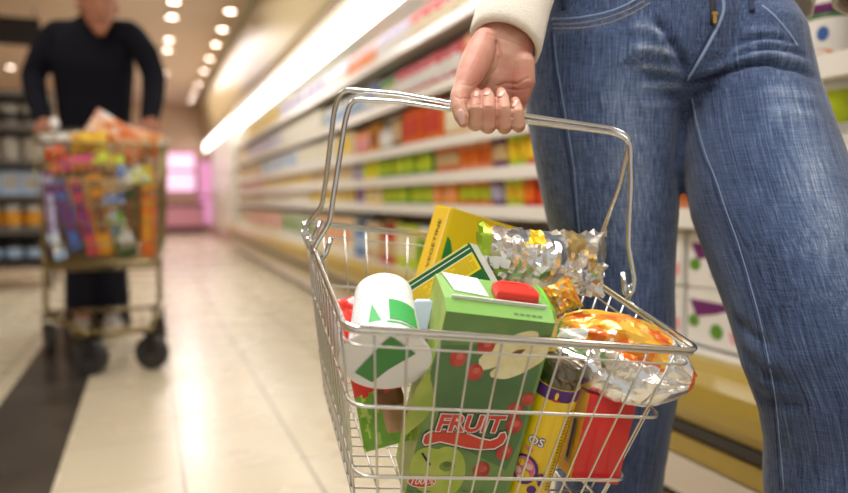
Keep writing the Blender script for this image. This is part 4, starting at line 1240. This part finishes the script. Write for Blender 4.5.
wf = V((-.3, -.95, 0)).normalized()
ankA, ankB = legA[-1][0], legB[-1][0]
inner = [leg(legA, .85)+[(V((ankA.x, ankA.y, .07)), .035, .04)], leg(legB, .85)+[(V((ankB.x, ankB.y, .07)), .035, .04)], [(p, w*d/F*.9, r*.9, rgt) for p, w, d, r in pel], feet(ankA, wf), feet(ankB, wf)]
body = fused('person_body', inner+[arm, larm, tors, sh1]+lf_+head_chains(hc, hf, V((0, 0, 1)), .225), .0045, SKIN, wo, n=20, smooth_it=2)
def palm_lines(o):
    """creases of the palm, thumb and finger joints"""
    import numpy as np
    me = o.data; n = len(me.vertices); L = np.array(parent_loc(wo)); co = np.empty(n*3); me.vertices.foreach_get('co', co); co = co.reshape(-1, 3)
    nr = np.empty(n*3); me.vertices.foreach_get('normal', nr); nr = nr.reshape(-1, 3)
    q = co+L-np.array(CAM); d = q@np.array(fwd); x = CX+F*(q@np.array(rgt))/d; y = CY-F*(q@np.array(upv))/d; face = (nr@np.array(fwd)) < .1
    b_ = np.zeros(n)
    for pts, wd, dep in (([(497, 42), (500, 55), (497, 68), (489, 78), (482, 87)], 1.8, -.0016), ([(528, 78), (516, 84), (506, 83), (497, 86)], 1.1, -.0010), ([(530, 88), (518, 90), (508, 89)], 1.0, -.0008), ([(488, 34), (505, 40), (522, 46)], 1.0, -.0006),
                         ([(462, 84), (470, 86), (476, 84)], 1.0, -.0007), ([(466, 104), (474, 106), (481, 104)], .9, -.0005), ([(480, 106), (488, 108), (496, 106)], .9, -.0005), ([(498, 107), (505, 109), (511, 107)], .9, -.0005), ([(513, 111), (518, 112), (523, 111)], .8, -.0004),
                         ([(456, 97), (460, 99), (465, 98)], .9, -.0006), ([(481, 96), (482, 112), (482, 130)], 1.0, -.0012), ([(496.5, 98), (497, 112), (497, 131)], 1.0, -.0012), ([(511.5, 102), (512, 114), (512, 131)], 1.0, -.0012), ([(466.5, 98), (467.5, 110), (469, 126)], 1.2, -.0012)):
        best = np.full(n, 1e9)
        for i in range(len(pts)-1):
            a = np.array(pts[i], float); c_ = np.array(pts[i+1], float); ab = c_-a; t = np.clip(((x-a[0])*ab[0]+(y-a[1])*ab[1])/(ab@ab), 0, 1)
            best = np.minimum(best, np.hypot(x-a[0]-ab[0]*t, y-a[1]-ab[1]*t))
        b_ += dep*np.exp(-(best/wd)**2)
    co = co+nr*(b_*face)[:, None]; me.vertices.foreach_set('co', co.ravel()); me.update()


fine = fused('fine_hand', hand, .00115, SKIN, wo, n=20, smooth_it=2, post=palm_lines)
jp = at(526, -56, .803); graft(body, fine, jp, (at(505, 38, .776)-at(535, -80, .82)), .07)
hr = fused('hair', hair_chains(hc, hf, V((0, 0, 1)), .97, .16), .006, mat('brown_hair', (92, 60, 40), .55), wo)
for ank in (ankA, ankB):
    ch = [(p+V((0, 0, .004)), a+.006, b+.006) for p, a, b in feet(ank, wf)]
    fused('shoe', [ch], .004, mat('tan_shoe', (150, 112, 80), .5), wo)
# finger nails, seated on the finger tips
bm = bmesh.new(); bm.from_mesh(body.data); LB = parent_loc(wo)
for v in bm.verts: v.co += LB
hbv = BVHTree.FromBMesh(bm)
for (x, y, w_, h_, rot) in ((461.3, 117, 3.3, 7.5, .12), (476.5, 94, 2.6, 4.0, -.1), (487, 93, 3.2, 3.6, -.3), (501.5, 93.5, 2.9, 4.6, -.3), (515.2, 103.5, 2.5, 4.8, -.32)):
    ht = hbv.ray_cast(CAM, (at(x, y, 1)-CAM).normalized(), 3)
    if not ht[0]: continue
    nn = ht[1]; dd = (ht[0]-CAM).dot(fwd)/F; up_ = (upv*cos(rot)-rgt*sin(rot)); up_ = (up_-nn*up_.dot(nn)).normalized(); ri_ = up_.cross(nn)
    mb = MB(); n_ = 16; rings = []
    for sc, hgt in ((1.08, -.0006), (1., .0004), (.7, .0008)):
        rings += [ht[0]+ri_*(w_*dd*sc*math.copysign(abs(cos(2*pi*k/n_))**.75, cos(2*pi*k/n_)))+up_*(h_*dd*sc*math.copysign(abs(sin(2*pi*k/n_))**.75, sin(2*pi*k/n_)))+nn*(hgt-.0009*(abs(cos(2*pi*k/n_))*sc)**2) for k in range(n_)]
    mb.add(rings, [(r_*n_+k, r_*n_+(k+1) % n_, (r_+1)*n_+(k+1) % n_, (r_+1)*n_+k) for r_ in range(2) for k in range(n_)]+[tuple(range(2*n_, 3*n_))])
    mb.build('finger_nail', NAIL, wo, smooth=True)
bm.free()


# cream sweater: sleeves as open cuffs, body ending above the waistband
def shell(mb, ch, n=28, thick=.004, m=0, rib=0.):
    Pn = [V(c[0]) for c in ch]; N = len(Pn); rings = []
    for off in (0, -thick):
        rr = []
        for i in range(N):
            t = (Pn[min(i+1, N-1)]-Pn[max(i-1, 0)]).normalized()
            if len(ch[i]) > 3 and ch[i][3] is not None: t = V(ch[i][3]).normalized()
            e = (rgt-t*rgt.dot(t)).normalized(); g = t.cross(e)
            rr.append([Pn[i]+e*((ch[i][1]+off)*cos(2*pi*k/n))+g*((ch[i][2]+off)*sin(2*pi*k/n)) for k in range(n)])
        rings.append(rr)
    seq = rings[0]+rings[1][::-1]
    vs = [p for r_ in seq for p in r_]; K = len(seq)
    mb.add(vs, [(i*n+k, i*n+(k+1) % n, ((i+1) % K)*n+(k+1) % n, ((i+1) % K)*n+k) for i in range(K) for k in range(n)], m)


tilt = (-upv*.80-rgt*.36-fwd*.46).normalized(); tilt0 = (-upv*.95-rgt*.2-fwd*.1).normalized()
mb = MB()
shell(mb, [(P(640, -425, .93), .066, .066), (P(602, -330, .93), .062, .062), (P(566, -190, .88), .056, .056), (P(548, -110, .84), .05, .048), (P(534, -60, .815), .046, .043), (P(523, -22, .797), .0425, .040, tilt0), (P(515, 4, .788), .0405, .037, (tilt0+tilt*.5)), (P(509, 26, .782), .0415, .038, (tilt0*.4+tilt)), (P(505.5, 40, .779), .0420, .039, tilt), (P(504.5, 46, .778), .0405, .0375, tilt)], thick=.005)
shell(mb, [(P(905, -425, .93), .066, .066), (P(938, -300, .93), .06, .06), (P(950, -170, .90), .054, .054), (P(908, -75, .87), .047, .046), (P(878, -25, .86), .042, .04), (P(868, -2, .86), .042, .04), (P(866, 6, .86), .038, .036)], thick=.005)
shell(mb, [(P(684, -34, .925), .178, .121, (rgt*.45+V((0, 0, 1)))), (P(686, -75, .925), .174, .118, (rgt*.22+V((0, 0, 1)))), (P(705, -140, .93), .155, .108), (P(735, -240, .93), .165, .115), (P(765, -340, .92), .178, .116), (P(775, -410, .92), .17, .09), (P(778, -448, .92), .085, .075), (P(779, -465, .92), .066, .064)], thick=.005)
sw_ = mb.build('sweater', KNIT, wo, smooth=True)
# seams, pocket, fly and zip lie on the denim
bm = bmesh.new(); bm.from_mesh(jeans.data); LW = parent_loc(wo)
for v in bm.verts: v.co += LW
bvh = BVHTree.FromBMesh(bm)


def on_denim(x, y, off=.0006):
    d = (at(x, y, 1)-CAM).normalized(); h = bvh.ray_cast(CAM, d, 3)
    return (h[0]+h[1]*off) if h[0] else None


def stitch(name, pts, r, m, off=.0003, parent=None, k=5):
    q = [on_denim(p.x, p.y, off) for p in smooth_path([V((a, b, 0)) for a, b in pts], k)]
    q = [p for p in q if p]
    if len(q) < 3: return None
    mb = MB(); mb.tube(q, r, n=6); return mb.build(name, m, wo, smooth=True)


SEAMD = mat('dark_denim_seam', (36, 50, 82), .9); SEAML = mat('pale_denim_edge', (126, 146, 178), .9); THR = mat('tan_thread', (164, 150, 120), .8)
stitch('side_seam', [(551, 30), (553, 60), (558, 95), (564, 130), (570, 170), (574, 205), (577, 240), (579, 270)], .0017, SEAMD, -.0003)
stitch('seam_edge', [(554.5, 34), (556.5, 60), (562, 95), (568, 130), (574, 170), (577, 205), (580, 240)], .0006, SEAML, 0)
stitch('inseam', [(692, 98), (698, 128), (706, 155), (716, 180), (726, 210), (738, 243), (749, 280), (760, 320), (769, 362), (776, 402), (780, 445), (784, 490)], .0006, SEAML, 0)
stitch('inseam_shadow_fold', [(689.5, 100), (695, 130), (703, 156), (713, 180), (723, 212), (735, 246), (746, 283), (757, 323), (766, 364), (773, 404), (777, 446), (780, 490)], .0010, SEAMD, -.0004)  # dark tube standing in for the shade beside the inseam
stitch('pocket_edge', [(552, 19), (575, 18), (600, 14), (622, 7), (640, -3)], .0013, SEAML, -.0003)
stitch('pocket_stitching', [(553, 24), (576, 23.5), (602, 19), (625, 11), (644, 1)], .0005, THR, 0)
stitch('pocket_stitching', [(553, 28.5), (578, 28), (605, 24), (629, 15), (650, 3)], .0005, THR, 0)
stitch('pocket_edge', [(762, 6), (772, 14), (782, 25), (792, 38), (797, 46)], .0014, SEAML)
stitch('fly_edge', [(722, -8), (724, 8), (720, 22), (711, 40), (702, 56), (692, 72), (687, 80)], .0028, SEAML, -.0016)
stitch('fly_seam', [(714, -8), (715, 14), (711, 28), (703, 45), (696, 60), (688, 76), (684, 82)], .0018, SEAMD, -.0006)
stitch('belt_loop', [(752, -8), (751, 2), (752, 12)], .0035, SEAMD)
stitch('belt_loop', [(560, -6), (563, 2), (564, 10)], .003, SEAMD)
q = [on_denim(712, y, .0012) for y in (-6, 0, 6, 12, 18, 24)]
mb = MB(); mb.tube([p for p in q if p], .0032, n=6); mb.build('zipper', mat('dark_zip_tape', (30, 30, 36), .7), wo, smooth=True)
zc = on_denim(713, 15, .004); zb = on_denim(713, 24, .004)
mb = MB(); zy = (zc-zb).normalized(); mb.box((zc+zb)/2, (.0024, .0008, .006), (rgt, -fwd, zy), bev=.0006); mb.box(zc, (.0032, .0016, .0022), (rgt, -fwd, zy), bev=.0006)
z = mb.build('zipper_pull', mat('brass', (214, 176, 92), .25, 1.), wo); z['label'] = 'brass zipper pull'
bm.free()
mb = MB(); shell(mb, [(P(650, -48, .925), 124*.925/F, .100), (P(641, -80, .93), 116*.93/F, .093)], thick=.004); mb.build('waistband', DENIM, wo, smooth=True)

# ---- the man behind the trolley
NAVY = mat('black_sweater', (20, 21, 30), .9, spec=.15, bump=(60, .3, .004)); TROU = mat('dark_trousers', (34, 36, 48), .9, spec=.15)
mn = thing('person.001', (-.27, 3.66, 0), 'man in black sweater and dark trousers pushing a loaded trolley', 'person')
G = 1/212.


def m2(x, y, d): return at(x, y, d)


torso = [(m2(97, 200, 3.42), .165, .125), (m2(96, 165, 3.42), .17, .125), (m2(95, 130, 3.40), .165, .12), (m2(94, 92, 3.36), .18, .13), (m2(93, 60, 3.30), .192, .135), (m2(93, 42, 3.27), .178, .115), (m2(95, 28, 3.25), .11, .09), (m2(96, 22, 3.23), .075, .075)]
neck = [(m2(95, 35, 3.26), .075, .075), (m2(97, 20, 3.22), .062, .064), (m2(98, 4, 3.17), .06, .062)]
legL = [(m2(80, 180, 3.42), .092, .10), (m2(80, 230, 3.38), .082, .088), (m2(81, 268, 3.36), .07, .076), (m2(81, 300, 3.38), .072, .074), (m2(81, 330, 3.40), .07, .074)]
legR = [(m2(113, 180, 3.42), .092, .10), (m2(112, 230, 3.42), .082, .088), (m2(112, 268, 3.42), .07, .076), (m2(114, 298, 3.44), .072, .074), (m2(115, 324, 3.46), .07, .074)]
aL = [(m2(56, 36, 3.27), .066, .066), (m2(42, 56, 3.27), .06, .062), (m2(33, 76, 3.28), .055, .056), (m2(36, 98, 3.22), .05, .05), (m2(43, 120, 3.14), .042, .042)]
aR = [(m2(131, 36, 3.27), .066, .066), (m2(146, 54, 3.27), .06, .062), (m2(154, 76, 3.28), .055, .056), (m2(153, 98, 3.22), .05, .05), (m2(150, 118, 3.14), .042, .042)]
HX = [at(45, 131, 3.10), at(150, 131, 3.10)]


def fist(w, c, s):
    out = [[(w, .027, .024), ((w+c)/2+V((0, 0, .012)), .034, .024), (c+V((0, .012, .018)), .04, .02)]]
    for i in range(4):
        x = (i-1.5)*.021
        out.append([(c+V((x, .006, .026)), .0105, .0105), (c+V((x, -.022, .018)), .01, .01), (c+V((x, -.028, -.006)), .0095, .0095), (c+V((x, -.006, -.02)), .0085, .0085)])
    out.append([(c+V((-s*.035, .02, .016)), .012, .012), (c+V((-s*.046, .0, .004)), .0105, .0105), (c+V((-s*.03, -.016, -.012)), .009, .009)])
    return out


def scale(ch, g): return [(c[0], c[1]*g, c[2]*g) for c in ch]


hcm = m2(98, 7, 3.09); hfm = V((.12, -1, -.16)); hup = V((0, -.14, 1))
mf = V((.08, -1, 0)).normalized()
footL, footR = V((-.305, 3.62, 0)), V((-.175, 3.70, 0))
fused('person_body', [scale(torso, .9), neck, scale(legL, .85)+[(footL+V((0, 0, .07)), .038, .042)], scale(legR, .85)+[(footR+V((0, 0, .07)), .038, .042)], scale(aL, .8), scale(aR, .8)]+fist(m2(43, 120, 3.14), HX[0], -1)+fist(m2(150, 118, 3.14), HX[1], 1)+head_chains(hcm, hfm, hup, .235), .0045, SKIN2, mn, n=16, smooth_it=2)
fused('hair', hair_chains(hcm, hfm, hup, .98), .007, mat('dark_hair', (50, 36, 28), .6), mn)
fused('sweater', [torso, aL, aR, [(m2(58, 35, 3.27), .07, .07), (m2(129, 35, 3.27), .07, .07)]], .009, NAVY, mn, n=20, smooth_it=3)
fused('trousers', [legL, legR, [(m2(96, 160, 3.42), .158, .118), (m2(96, 185, 3.42), .166, .125), (m2(96, 205, 3.42), .14, .11)]], .009, TROU, mn, n=20, smooth_it=3)
for ft_ in (footL, footR):
    fused('shoe', [[(p+V((0, 0, .004)), a+.006, b+.006) for p, a, b in feet(ft_+V((0, 0, .1)), mf)]], .006, mat('grey_shoe', (176, 172, 168), .5), mn)

# ---- the loaded trolley
TRW = mat('trolley_wire', (142, 128, 92), .35, 1.)
RUB = mat('grey_rubber', (44, 42, 40), .6)
tr = thing('shopping_trolley', (-.2, 3.05, 0), 'wire supermarket trolley piled with groceries pushed by the man', 'shopping trolley')
FY, RY = 2.80, 3.42
fb = [V((-.345, FY, .40)), V((.03, FY, .40))]; ftp_ = [V((-.365, FY-.03, .83)), V((.04, FY-.03, .83))]
rb = [V((-.43, RY, .45)), V((.07, RY, .45))]; rtp = [V((-.445, RY, .90)), V((.09, RY, .90))]


def lerp(a, b, t): return a*(1-t)+b*t


def grid(name, a, b, c, d, nx, ny, r=.0028):
    """wires between the bottom edge a-b and the top edge c-d"""
    mb = MB()
    for i in range(nx+1):
        t = i/nx; mb.tube([lerp(a, b, t), lerp(c, d, t)], r*.8, n=6)
    for j in range(ny+1):
        t = j/ny; mb.tube([lerp(a, c, t), lerp(b, d, t)], r, n=6)
    return mb.build(name, TRW, tr, smooth=True)


grid('front_panel', fb[0], fb[1], ftp_[0], ftp_[1], 14, 6, .0034); grid('side_panel', fb[0], rb[0], ftp_[0], rtp[0], 18, 6); grid('side_panel', fb[1], rb[1], ftp_[1], rtp[1], 18, 6)
grid('back_panel', rb[0], rb[1], rtp[0], rtp[1], 14, 6); grid('bottom_panel', fb[0], fb[1], rb[0], rb[1], 14, 14)
mb = MB(); mb.tube(round_path([ftp_[0], ftp_[1], rtp[1], rtp[0], ftp_[0]], .03), .006, n=8); mb.build('top_rim', TRW, tr, smooth=True); mb = MB(); mb.tube(round_path([fb[0], fb[1], rb[1], rb[0], fb[0]], .03), .012, n=8); mb.build('bottom_rim', TRW, tr, smooth=True)
mb = MB()
for s, x in ((0, -.41), (1, .045)):
    mb.tube(round_path([V((x, RY+.02, .93)), V((x, RY-.04, .45)), V((x+(.01 if s == 0 else -.01), 3.2, .17)), V((x+(.2 if s == 0 else -.05), 2.72, .155))], .06), .0115, n=8)
mb.tube([V((-.26, 2.74, .155)), V((.0, 2.74, .155))], .011, n=8)
mb.tube([V((-.40, 3.2, .17)), V((.035, 3.2, .17))], .009, n=8); mb.tube([V((-.40, 3.36, .33)), V((.04, 3.36, .33))], .007, n=8)
mb.build('frame', TRW, tr, smooth=True)
mb = MB()
for i in range(9):
    t = i/8; mb.tube([lerp(V((-.25, 2.75, .17)), V((0, 2.75, .17)), t), lerp(V((-.43, 3.2, .18)), V((.03, 3.2, .18)), t)], .003, n=6)
mb.build('lower_rack', TRW, tr, smooth=True)
for x, y in ((-.205, 2.76), (.0, 2.77), (-.39, 3.2), (.03, 3.24)):
    mb = MB(); w = V((x, y, .064)); yaw = radians(62 if x > -.3 and x < .02 else 15); wx = V((cos(yaw), sin(yaw), 0)); wy = V((-sin(yaw), cos(yaw), 0))
    mb.lathe([(.036, -.015), (.057, -.016), (.064, -.010), (.064, .010), (.057, .016), (.036, .015)], w, (wy, V((0, 0, 1)), wx), 22)
    ty = mb.build('wheel', RUB, tr, smooth='auto')
    mb = MB(); mb.lathe([(.033, -.010), (.022, -.012), (.01, -.016), (.01, .016), (.022, .012), (.033, .010)], w, (wy, V((0, 0, 1)), wx), 16); mb.build('hub', mat('grey_hub', (170, 166, 156), .4), ty, smooth='auto')
    mb = MB()
    for s in (-1, 1):
        mb.box(w+wx*(.02*s)+V((0, 0, .038)), (.002, .016, .045), (wx, wy, V((0, 0, 1))))
    mb.box(w+V((0, 0, .086)), (.022, .017, .006), (wx, wy, V((0, 0, 1)))); mb.tube([w+V((0, 0, .09)), w+V((0, 0, .112))], .009)
    mb.build('caster_fork', mat('dark_caster', (40, 38, 36), .5, .4), tr)
mb = MB(); mb.tube([HX[0]+V((-.03, 0, 0)), HX[1]+V((.03, 0, 0))], .012, n=10); mb.build('handle', mat('trolley_handle', (70, 66, 60), .5), tr, smooth=True)
mb = MB()
mb.tube([HX[0]+V((-.03, 0, 0)), V((-.445, RY-.02, .9))], .008); mb.build('handle_bracket', TRW, tr, smooth=True)
mb = MB(); mb.tube([HX[1]+V((.03, 0, 0)), V((.09, RY-.02, .9))], .008); mb.build('handle_bracket', TRW, tr, smooth=True)
mb = MB(); mb.lathe([(.004, -.03), (.018, -.018), (.021, 0), (.018, .018), (.004, .03)], at(54.5, 124, 3.02), X3, 14); mb.build('end_knob', mat('white_knob', (244, 242, 238), .2, coat=.6), tr, smooth=True)


def cbox(c, h, rot, c1_, c2_, label, cat='box', nm='food_box', tilt=0.):
    c = V(c); ex = V((cos(rot), 0, sin(rot))); ez = V((-sin(rot), 0, cos(rot))); ey = V((0, 1, 0))
    ey = (ey+ez*tilt).normalized(); ez = ex.cross(ey)
    mb = MB(); mb.box(c, h, (ex, ey, ez), 0, bev=.004); mb.box(c-ey*h[1], (h[0]*.7, .001, h[2]*.45), (ex, ey, ez), 1); mb.box(c-ey*h[1]+ez*h[2]*.75, (h[0]*.8, .001, h[2]*.1), (ex, ey, ez), 1)
    return tag(mb.build(nm, [pm(c1_), pm(c2_)], loc=c), label, cat)


def cbag(c, a, b, th, rot, mats_, label, nm='snack_bag', seed=1, cat='bag'):
    c = V(c)
    o = bag('x', c, V((cos(rot), 0, sin(rot))), V((-sin(rot), .35, cos(rot))), a, b, th, None, lambda s, t, sd: 1 if nv(s, t, seed, 2.2) > .12 else (2 if nv(s, t, seed+3, 3) > .25 and len(mats_) > 2 else 0), seed, amp=.01, fq=16, N=16, M=14).build(nm, mats_, loc=c)
    return tag(o, label, cat)


PW, PO, PA, PY, PP = mat('grey_white_film', (206, 202, 194), .4), mat('rust_orange_film', (204, 104, 34), .4), mat('dark_amber_film', (196, 128, 30), .4), mat('mustard_film', (214, 176, 24), .4), mat('tan_film', (220, 170, 124), .4)
cbag((-.11, 3.02, .875), .11, .075, .045, -.5, [PO, PP, PW], 'big orange snack bag on top of the trolley load', seed=11)
cbag((-.02, 3.10, .87), .085, .055, .04, -.25, [PA, PO, PW], 'amber snack bag at the right of the trolley\'s top', seed=12)
cbag((-.20, 2.92, .845), .065, .045, .04, .1, [PY, PA], 'yellow snack bag beside the white bag on top of the trolley', seed=13)
cbag((-.30, 2.95, .845), .07, .04, .04, .1, [PW, pm('grey')], 'white bag at the left of the trolley\'s top', seed=14)
cbag((-.24, 2.83, .765), .085, .03, .022, .12, [mat('magenta_film', (206, 40, 120), .4), pm('orange')], 'magenta bag lying across the top of the trolley load', seed=15)
cbag((-.305, 2.835, .795), .035, .03, .022, .3, [PO, pm('red')], 'small orange bag above the magenta bag in the trolley', seed=16)
cbox((-.325, 2.86, .585), (.018, .03, .15), .06, 'purple', 'lavender', 'dark purple carton at the far left inside the trolley')
cbox((-.272, 2.845, .575), (.020, .03, .13), .22, 'blue', 'purple', 'blue carton leaning inside the trolley')
cbox((-.218, 2.845, .565), (.020, .03, .14), .22, 'rose', 'purple', 'rose-red carton leaning beside the blue one in the trolley')
cbox((-.308, 2.82, .465), (.02, .012, .05), .28, 'lightblue', 'white', 'pale packet at the bottom left of the trolley')
cbox((-.165, 2.85, .575), (.026, .03, .15), .12, 'amber', 'brown', 'tall amber carton in the middle of the trolley')
cbag((-.10, 2.818, .515), .075, .038, .016, 1.95, [PW, pm('green'), pm('blue')], 'white and green bag at the trolley\'s front centre', seed=18)
cbag((-.118, 2.818, .63), .036, .026, .016, .1, [pm('blue'), PW], 'blue-topped bag above the white and green one in the trolley', seed=19)
cbox((-.07, 2.875, .57), (.03, .03, .15), -.03, 'darkgreen', 'brown', 'dark green carton inside the trolley')
cbag((-.055, 2.81, .71), .052, .034, .02, .5, [PW, pm('lime')], 'white and lime bag near the trolley\'s top right', seed=20)
cbag((-.085, 2.80, .735), .022, .026, .012, .2, [pm('blue'), pm('lightblue')], 'small blue packet near the top right of the trolley', seed=21, cat='packet', nm='snack_packet')
cbox((-.003, 2.86, .53), (.026, .03, .115), -.03, 'orange', 'amber', 'orange carton at the right side inside the trolley')
cbox((0.0, 2.85, .71), (.024, .03, .05), .05, 'amber', 'lime', 'amber carton above the orange one in the trolley')
cbag((-.13, 2.82, .775), .05, .03, .02, -.2, [pm('lime'), PA], 'lime bag under the big orange one in the trolley', seed=22)
cbox((-.17, 3.14, .64), (.17, .09, .17), 0, 'brown', 'tan', 'brown carton filling the back of the trolley')

# ------------------------------------------------------------------ left side of the shop
GW = mat('gondola_grey', (84, 78, 70), .5)
gx0, gx1, gy = -2.3, -.66, 5.55
gn = thing('shelf_rack', ((gx0+gx1)/2, gy+.25, 0), 'grey shelf rack of jars and packets left of the man', 'shelf rack')
mb = MB(); mb.box(((gx0+gx1)/2, gy+.5, .8), ((gx1-gx0)/2, .015, .62)); mb.build('back_panel', GW, gn)
for x in (gx0, gx1):
    for y in (gy+.06, gy+.48):
        mb = MB(); mb.box((x, y, .72), (.012, .012, .72)); mb.build('upright', GW, gn)
for z in (.18, .42, .66, .9, 1.14, 1.38):
    mb = MB(); mb.box(((gx0+gx1)/2, gy+.28, z-.01), ((gx1-gx0)/2, .23, .01)); mb.box(((gx0+gx1)/2, gy+.045, z-.012), ((gx1-gx0)/2, .006, .02)); mb.build('shelf', mat('rack_dark_shelf', (70, 62, 54), .5) if z < .2 else GW, gn)
gc = [['brown', 'tan', 'grey', 'black'], ['tan', 'red', 'brown', 'amber'], ['black', 'grey', 'brown', 'lightblue'], ['grey', 'tan', 'white', 'grey'], ['tan', 'grey', 'cream', 'grey'], ['grey', 'white', 'tan', 'grey']]
nms = ['bottom', 'second', 'third', 'fourth', 'fifth', 'top']
for zi, z in enumerate((.18, .42, .66, .9, 1.14)):
    for bi in range(4):
        n = 3; x0 = gx0+.04+bi*(gx1-gx0-.08)/4; w = (gx1-gx0-.08)/12
        c1_, c2_ = gc[zi][bi], gc[(zi+2) % 6][bi]
        kind = ('jar', 'carton', 'can', 'pouch')[(zi+bi) % 4]
        for i in range(n):
            p, nm = product(kind, w, .17, c1_, c2_)
            loc = (x0+w*(i+.5), gy+.1, z+.0005)
            if p.get('_first'): del p['_first']; o = p; o.location = loc
            else: o = dup(p, loc)
            o.rotation_euler = (0, 0, pi/2)
            lab = '%s %s with %s print on the %s shelf of the grey rack' % (c1_, nm.replace('_', ' '), c2_, nms[zi])
            tag(o, lab, nm.replace('_', ' '), '%s %ss on the %s rack shelf' % (c1_, nm.replace('_', ' '), nms[zi]))
# hanging sign
sg_ = thing('hanging_sign', (-1.62, 6.9, 2.08), 'black hanging ceiling sign with a white ring at the top left', 'sign')
c0 = at(14, 31, 6.8)
mb = MB(); mb.box(c0, (.23, .02, .135), bev=.006); mb.build('board', mat('black_sign', (26, 24, 26), .4), sg_)
mb = MB(); cc = at(2, 31, 6.77); mb.lathe([(.062, -.004), (.085, -.004), (.085, .004), (.062, .004)], cc+V((0, -.006, 0)), (V((1, 0, 0)), V((0, 0, 1)), V((0, 1, 0))), 28, cap0=False, cap1=False); mb.build('ring', mat('white_ring', (206, 200, 196), .5), sg_)
mb = MB()
for dx in (-.18, .18):
    mb.tube([c0+V((dx, 0, .13)), V((c0.x+dx, c0.y, 2.5))], .006)
mb.build('hanger_rod', GW, sg_)

# ------------------------------------------------------------------ lights
w = bpy.data.worlds.new('world'); S.world = w; w.use_nodes = True
bg = w.node_tree.nodes['Background']; bg.inputs['Color'].default_value = lin((252, 251, 252))+(1,); bg.inputs['Strength'].default_value = .48


def area(name, loc, sx, sy, e, col, rot=(0, 0, 0)):
    l = bpy.data.lights.new(name, 'AREA'); l.shape = 'RECTANGLE'; l.size = sx; l.size_y = sy; l.energy = e; l.color = col
    o = bpy.data.objects.new(name, l); COL.objects.link(o); o.location = loc; o.rotation_euler = rot; return o


WARM = (1, .985, .955)
area('added_ceiling_fill', (-.1, .3, 2.46), .5, 2.4, 56, WARM)  # unseen area lights added overhead to fill the aisle
area('added_ceiling_fill.001', (-1.0, 2.6, 2.46), .3, 2.4, 14, WARM)
area('added_ceiling_fill.002', (.2, 5.2, 2.46), .3, 2.4, 40, WARM)
area('added_ceiling_fill.003', (.5, 10.5, 2.46), .3, 4, 60, (1, .88, .84))  # added pinkish fill that brightens the far end

S.render.film_transparent = False
S.cycles.use_denoising = True
S.cycles.max_bounces = 6
S.cycles.sample_clamp_indirect = 6
S.view_settings.view_transform = 'Standard'; S.view_settings.look = 'None'; S.view_settings.gamma = 1; S.view_settings.exposure = .26
S.view_settings.use_curve_mapping = False
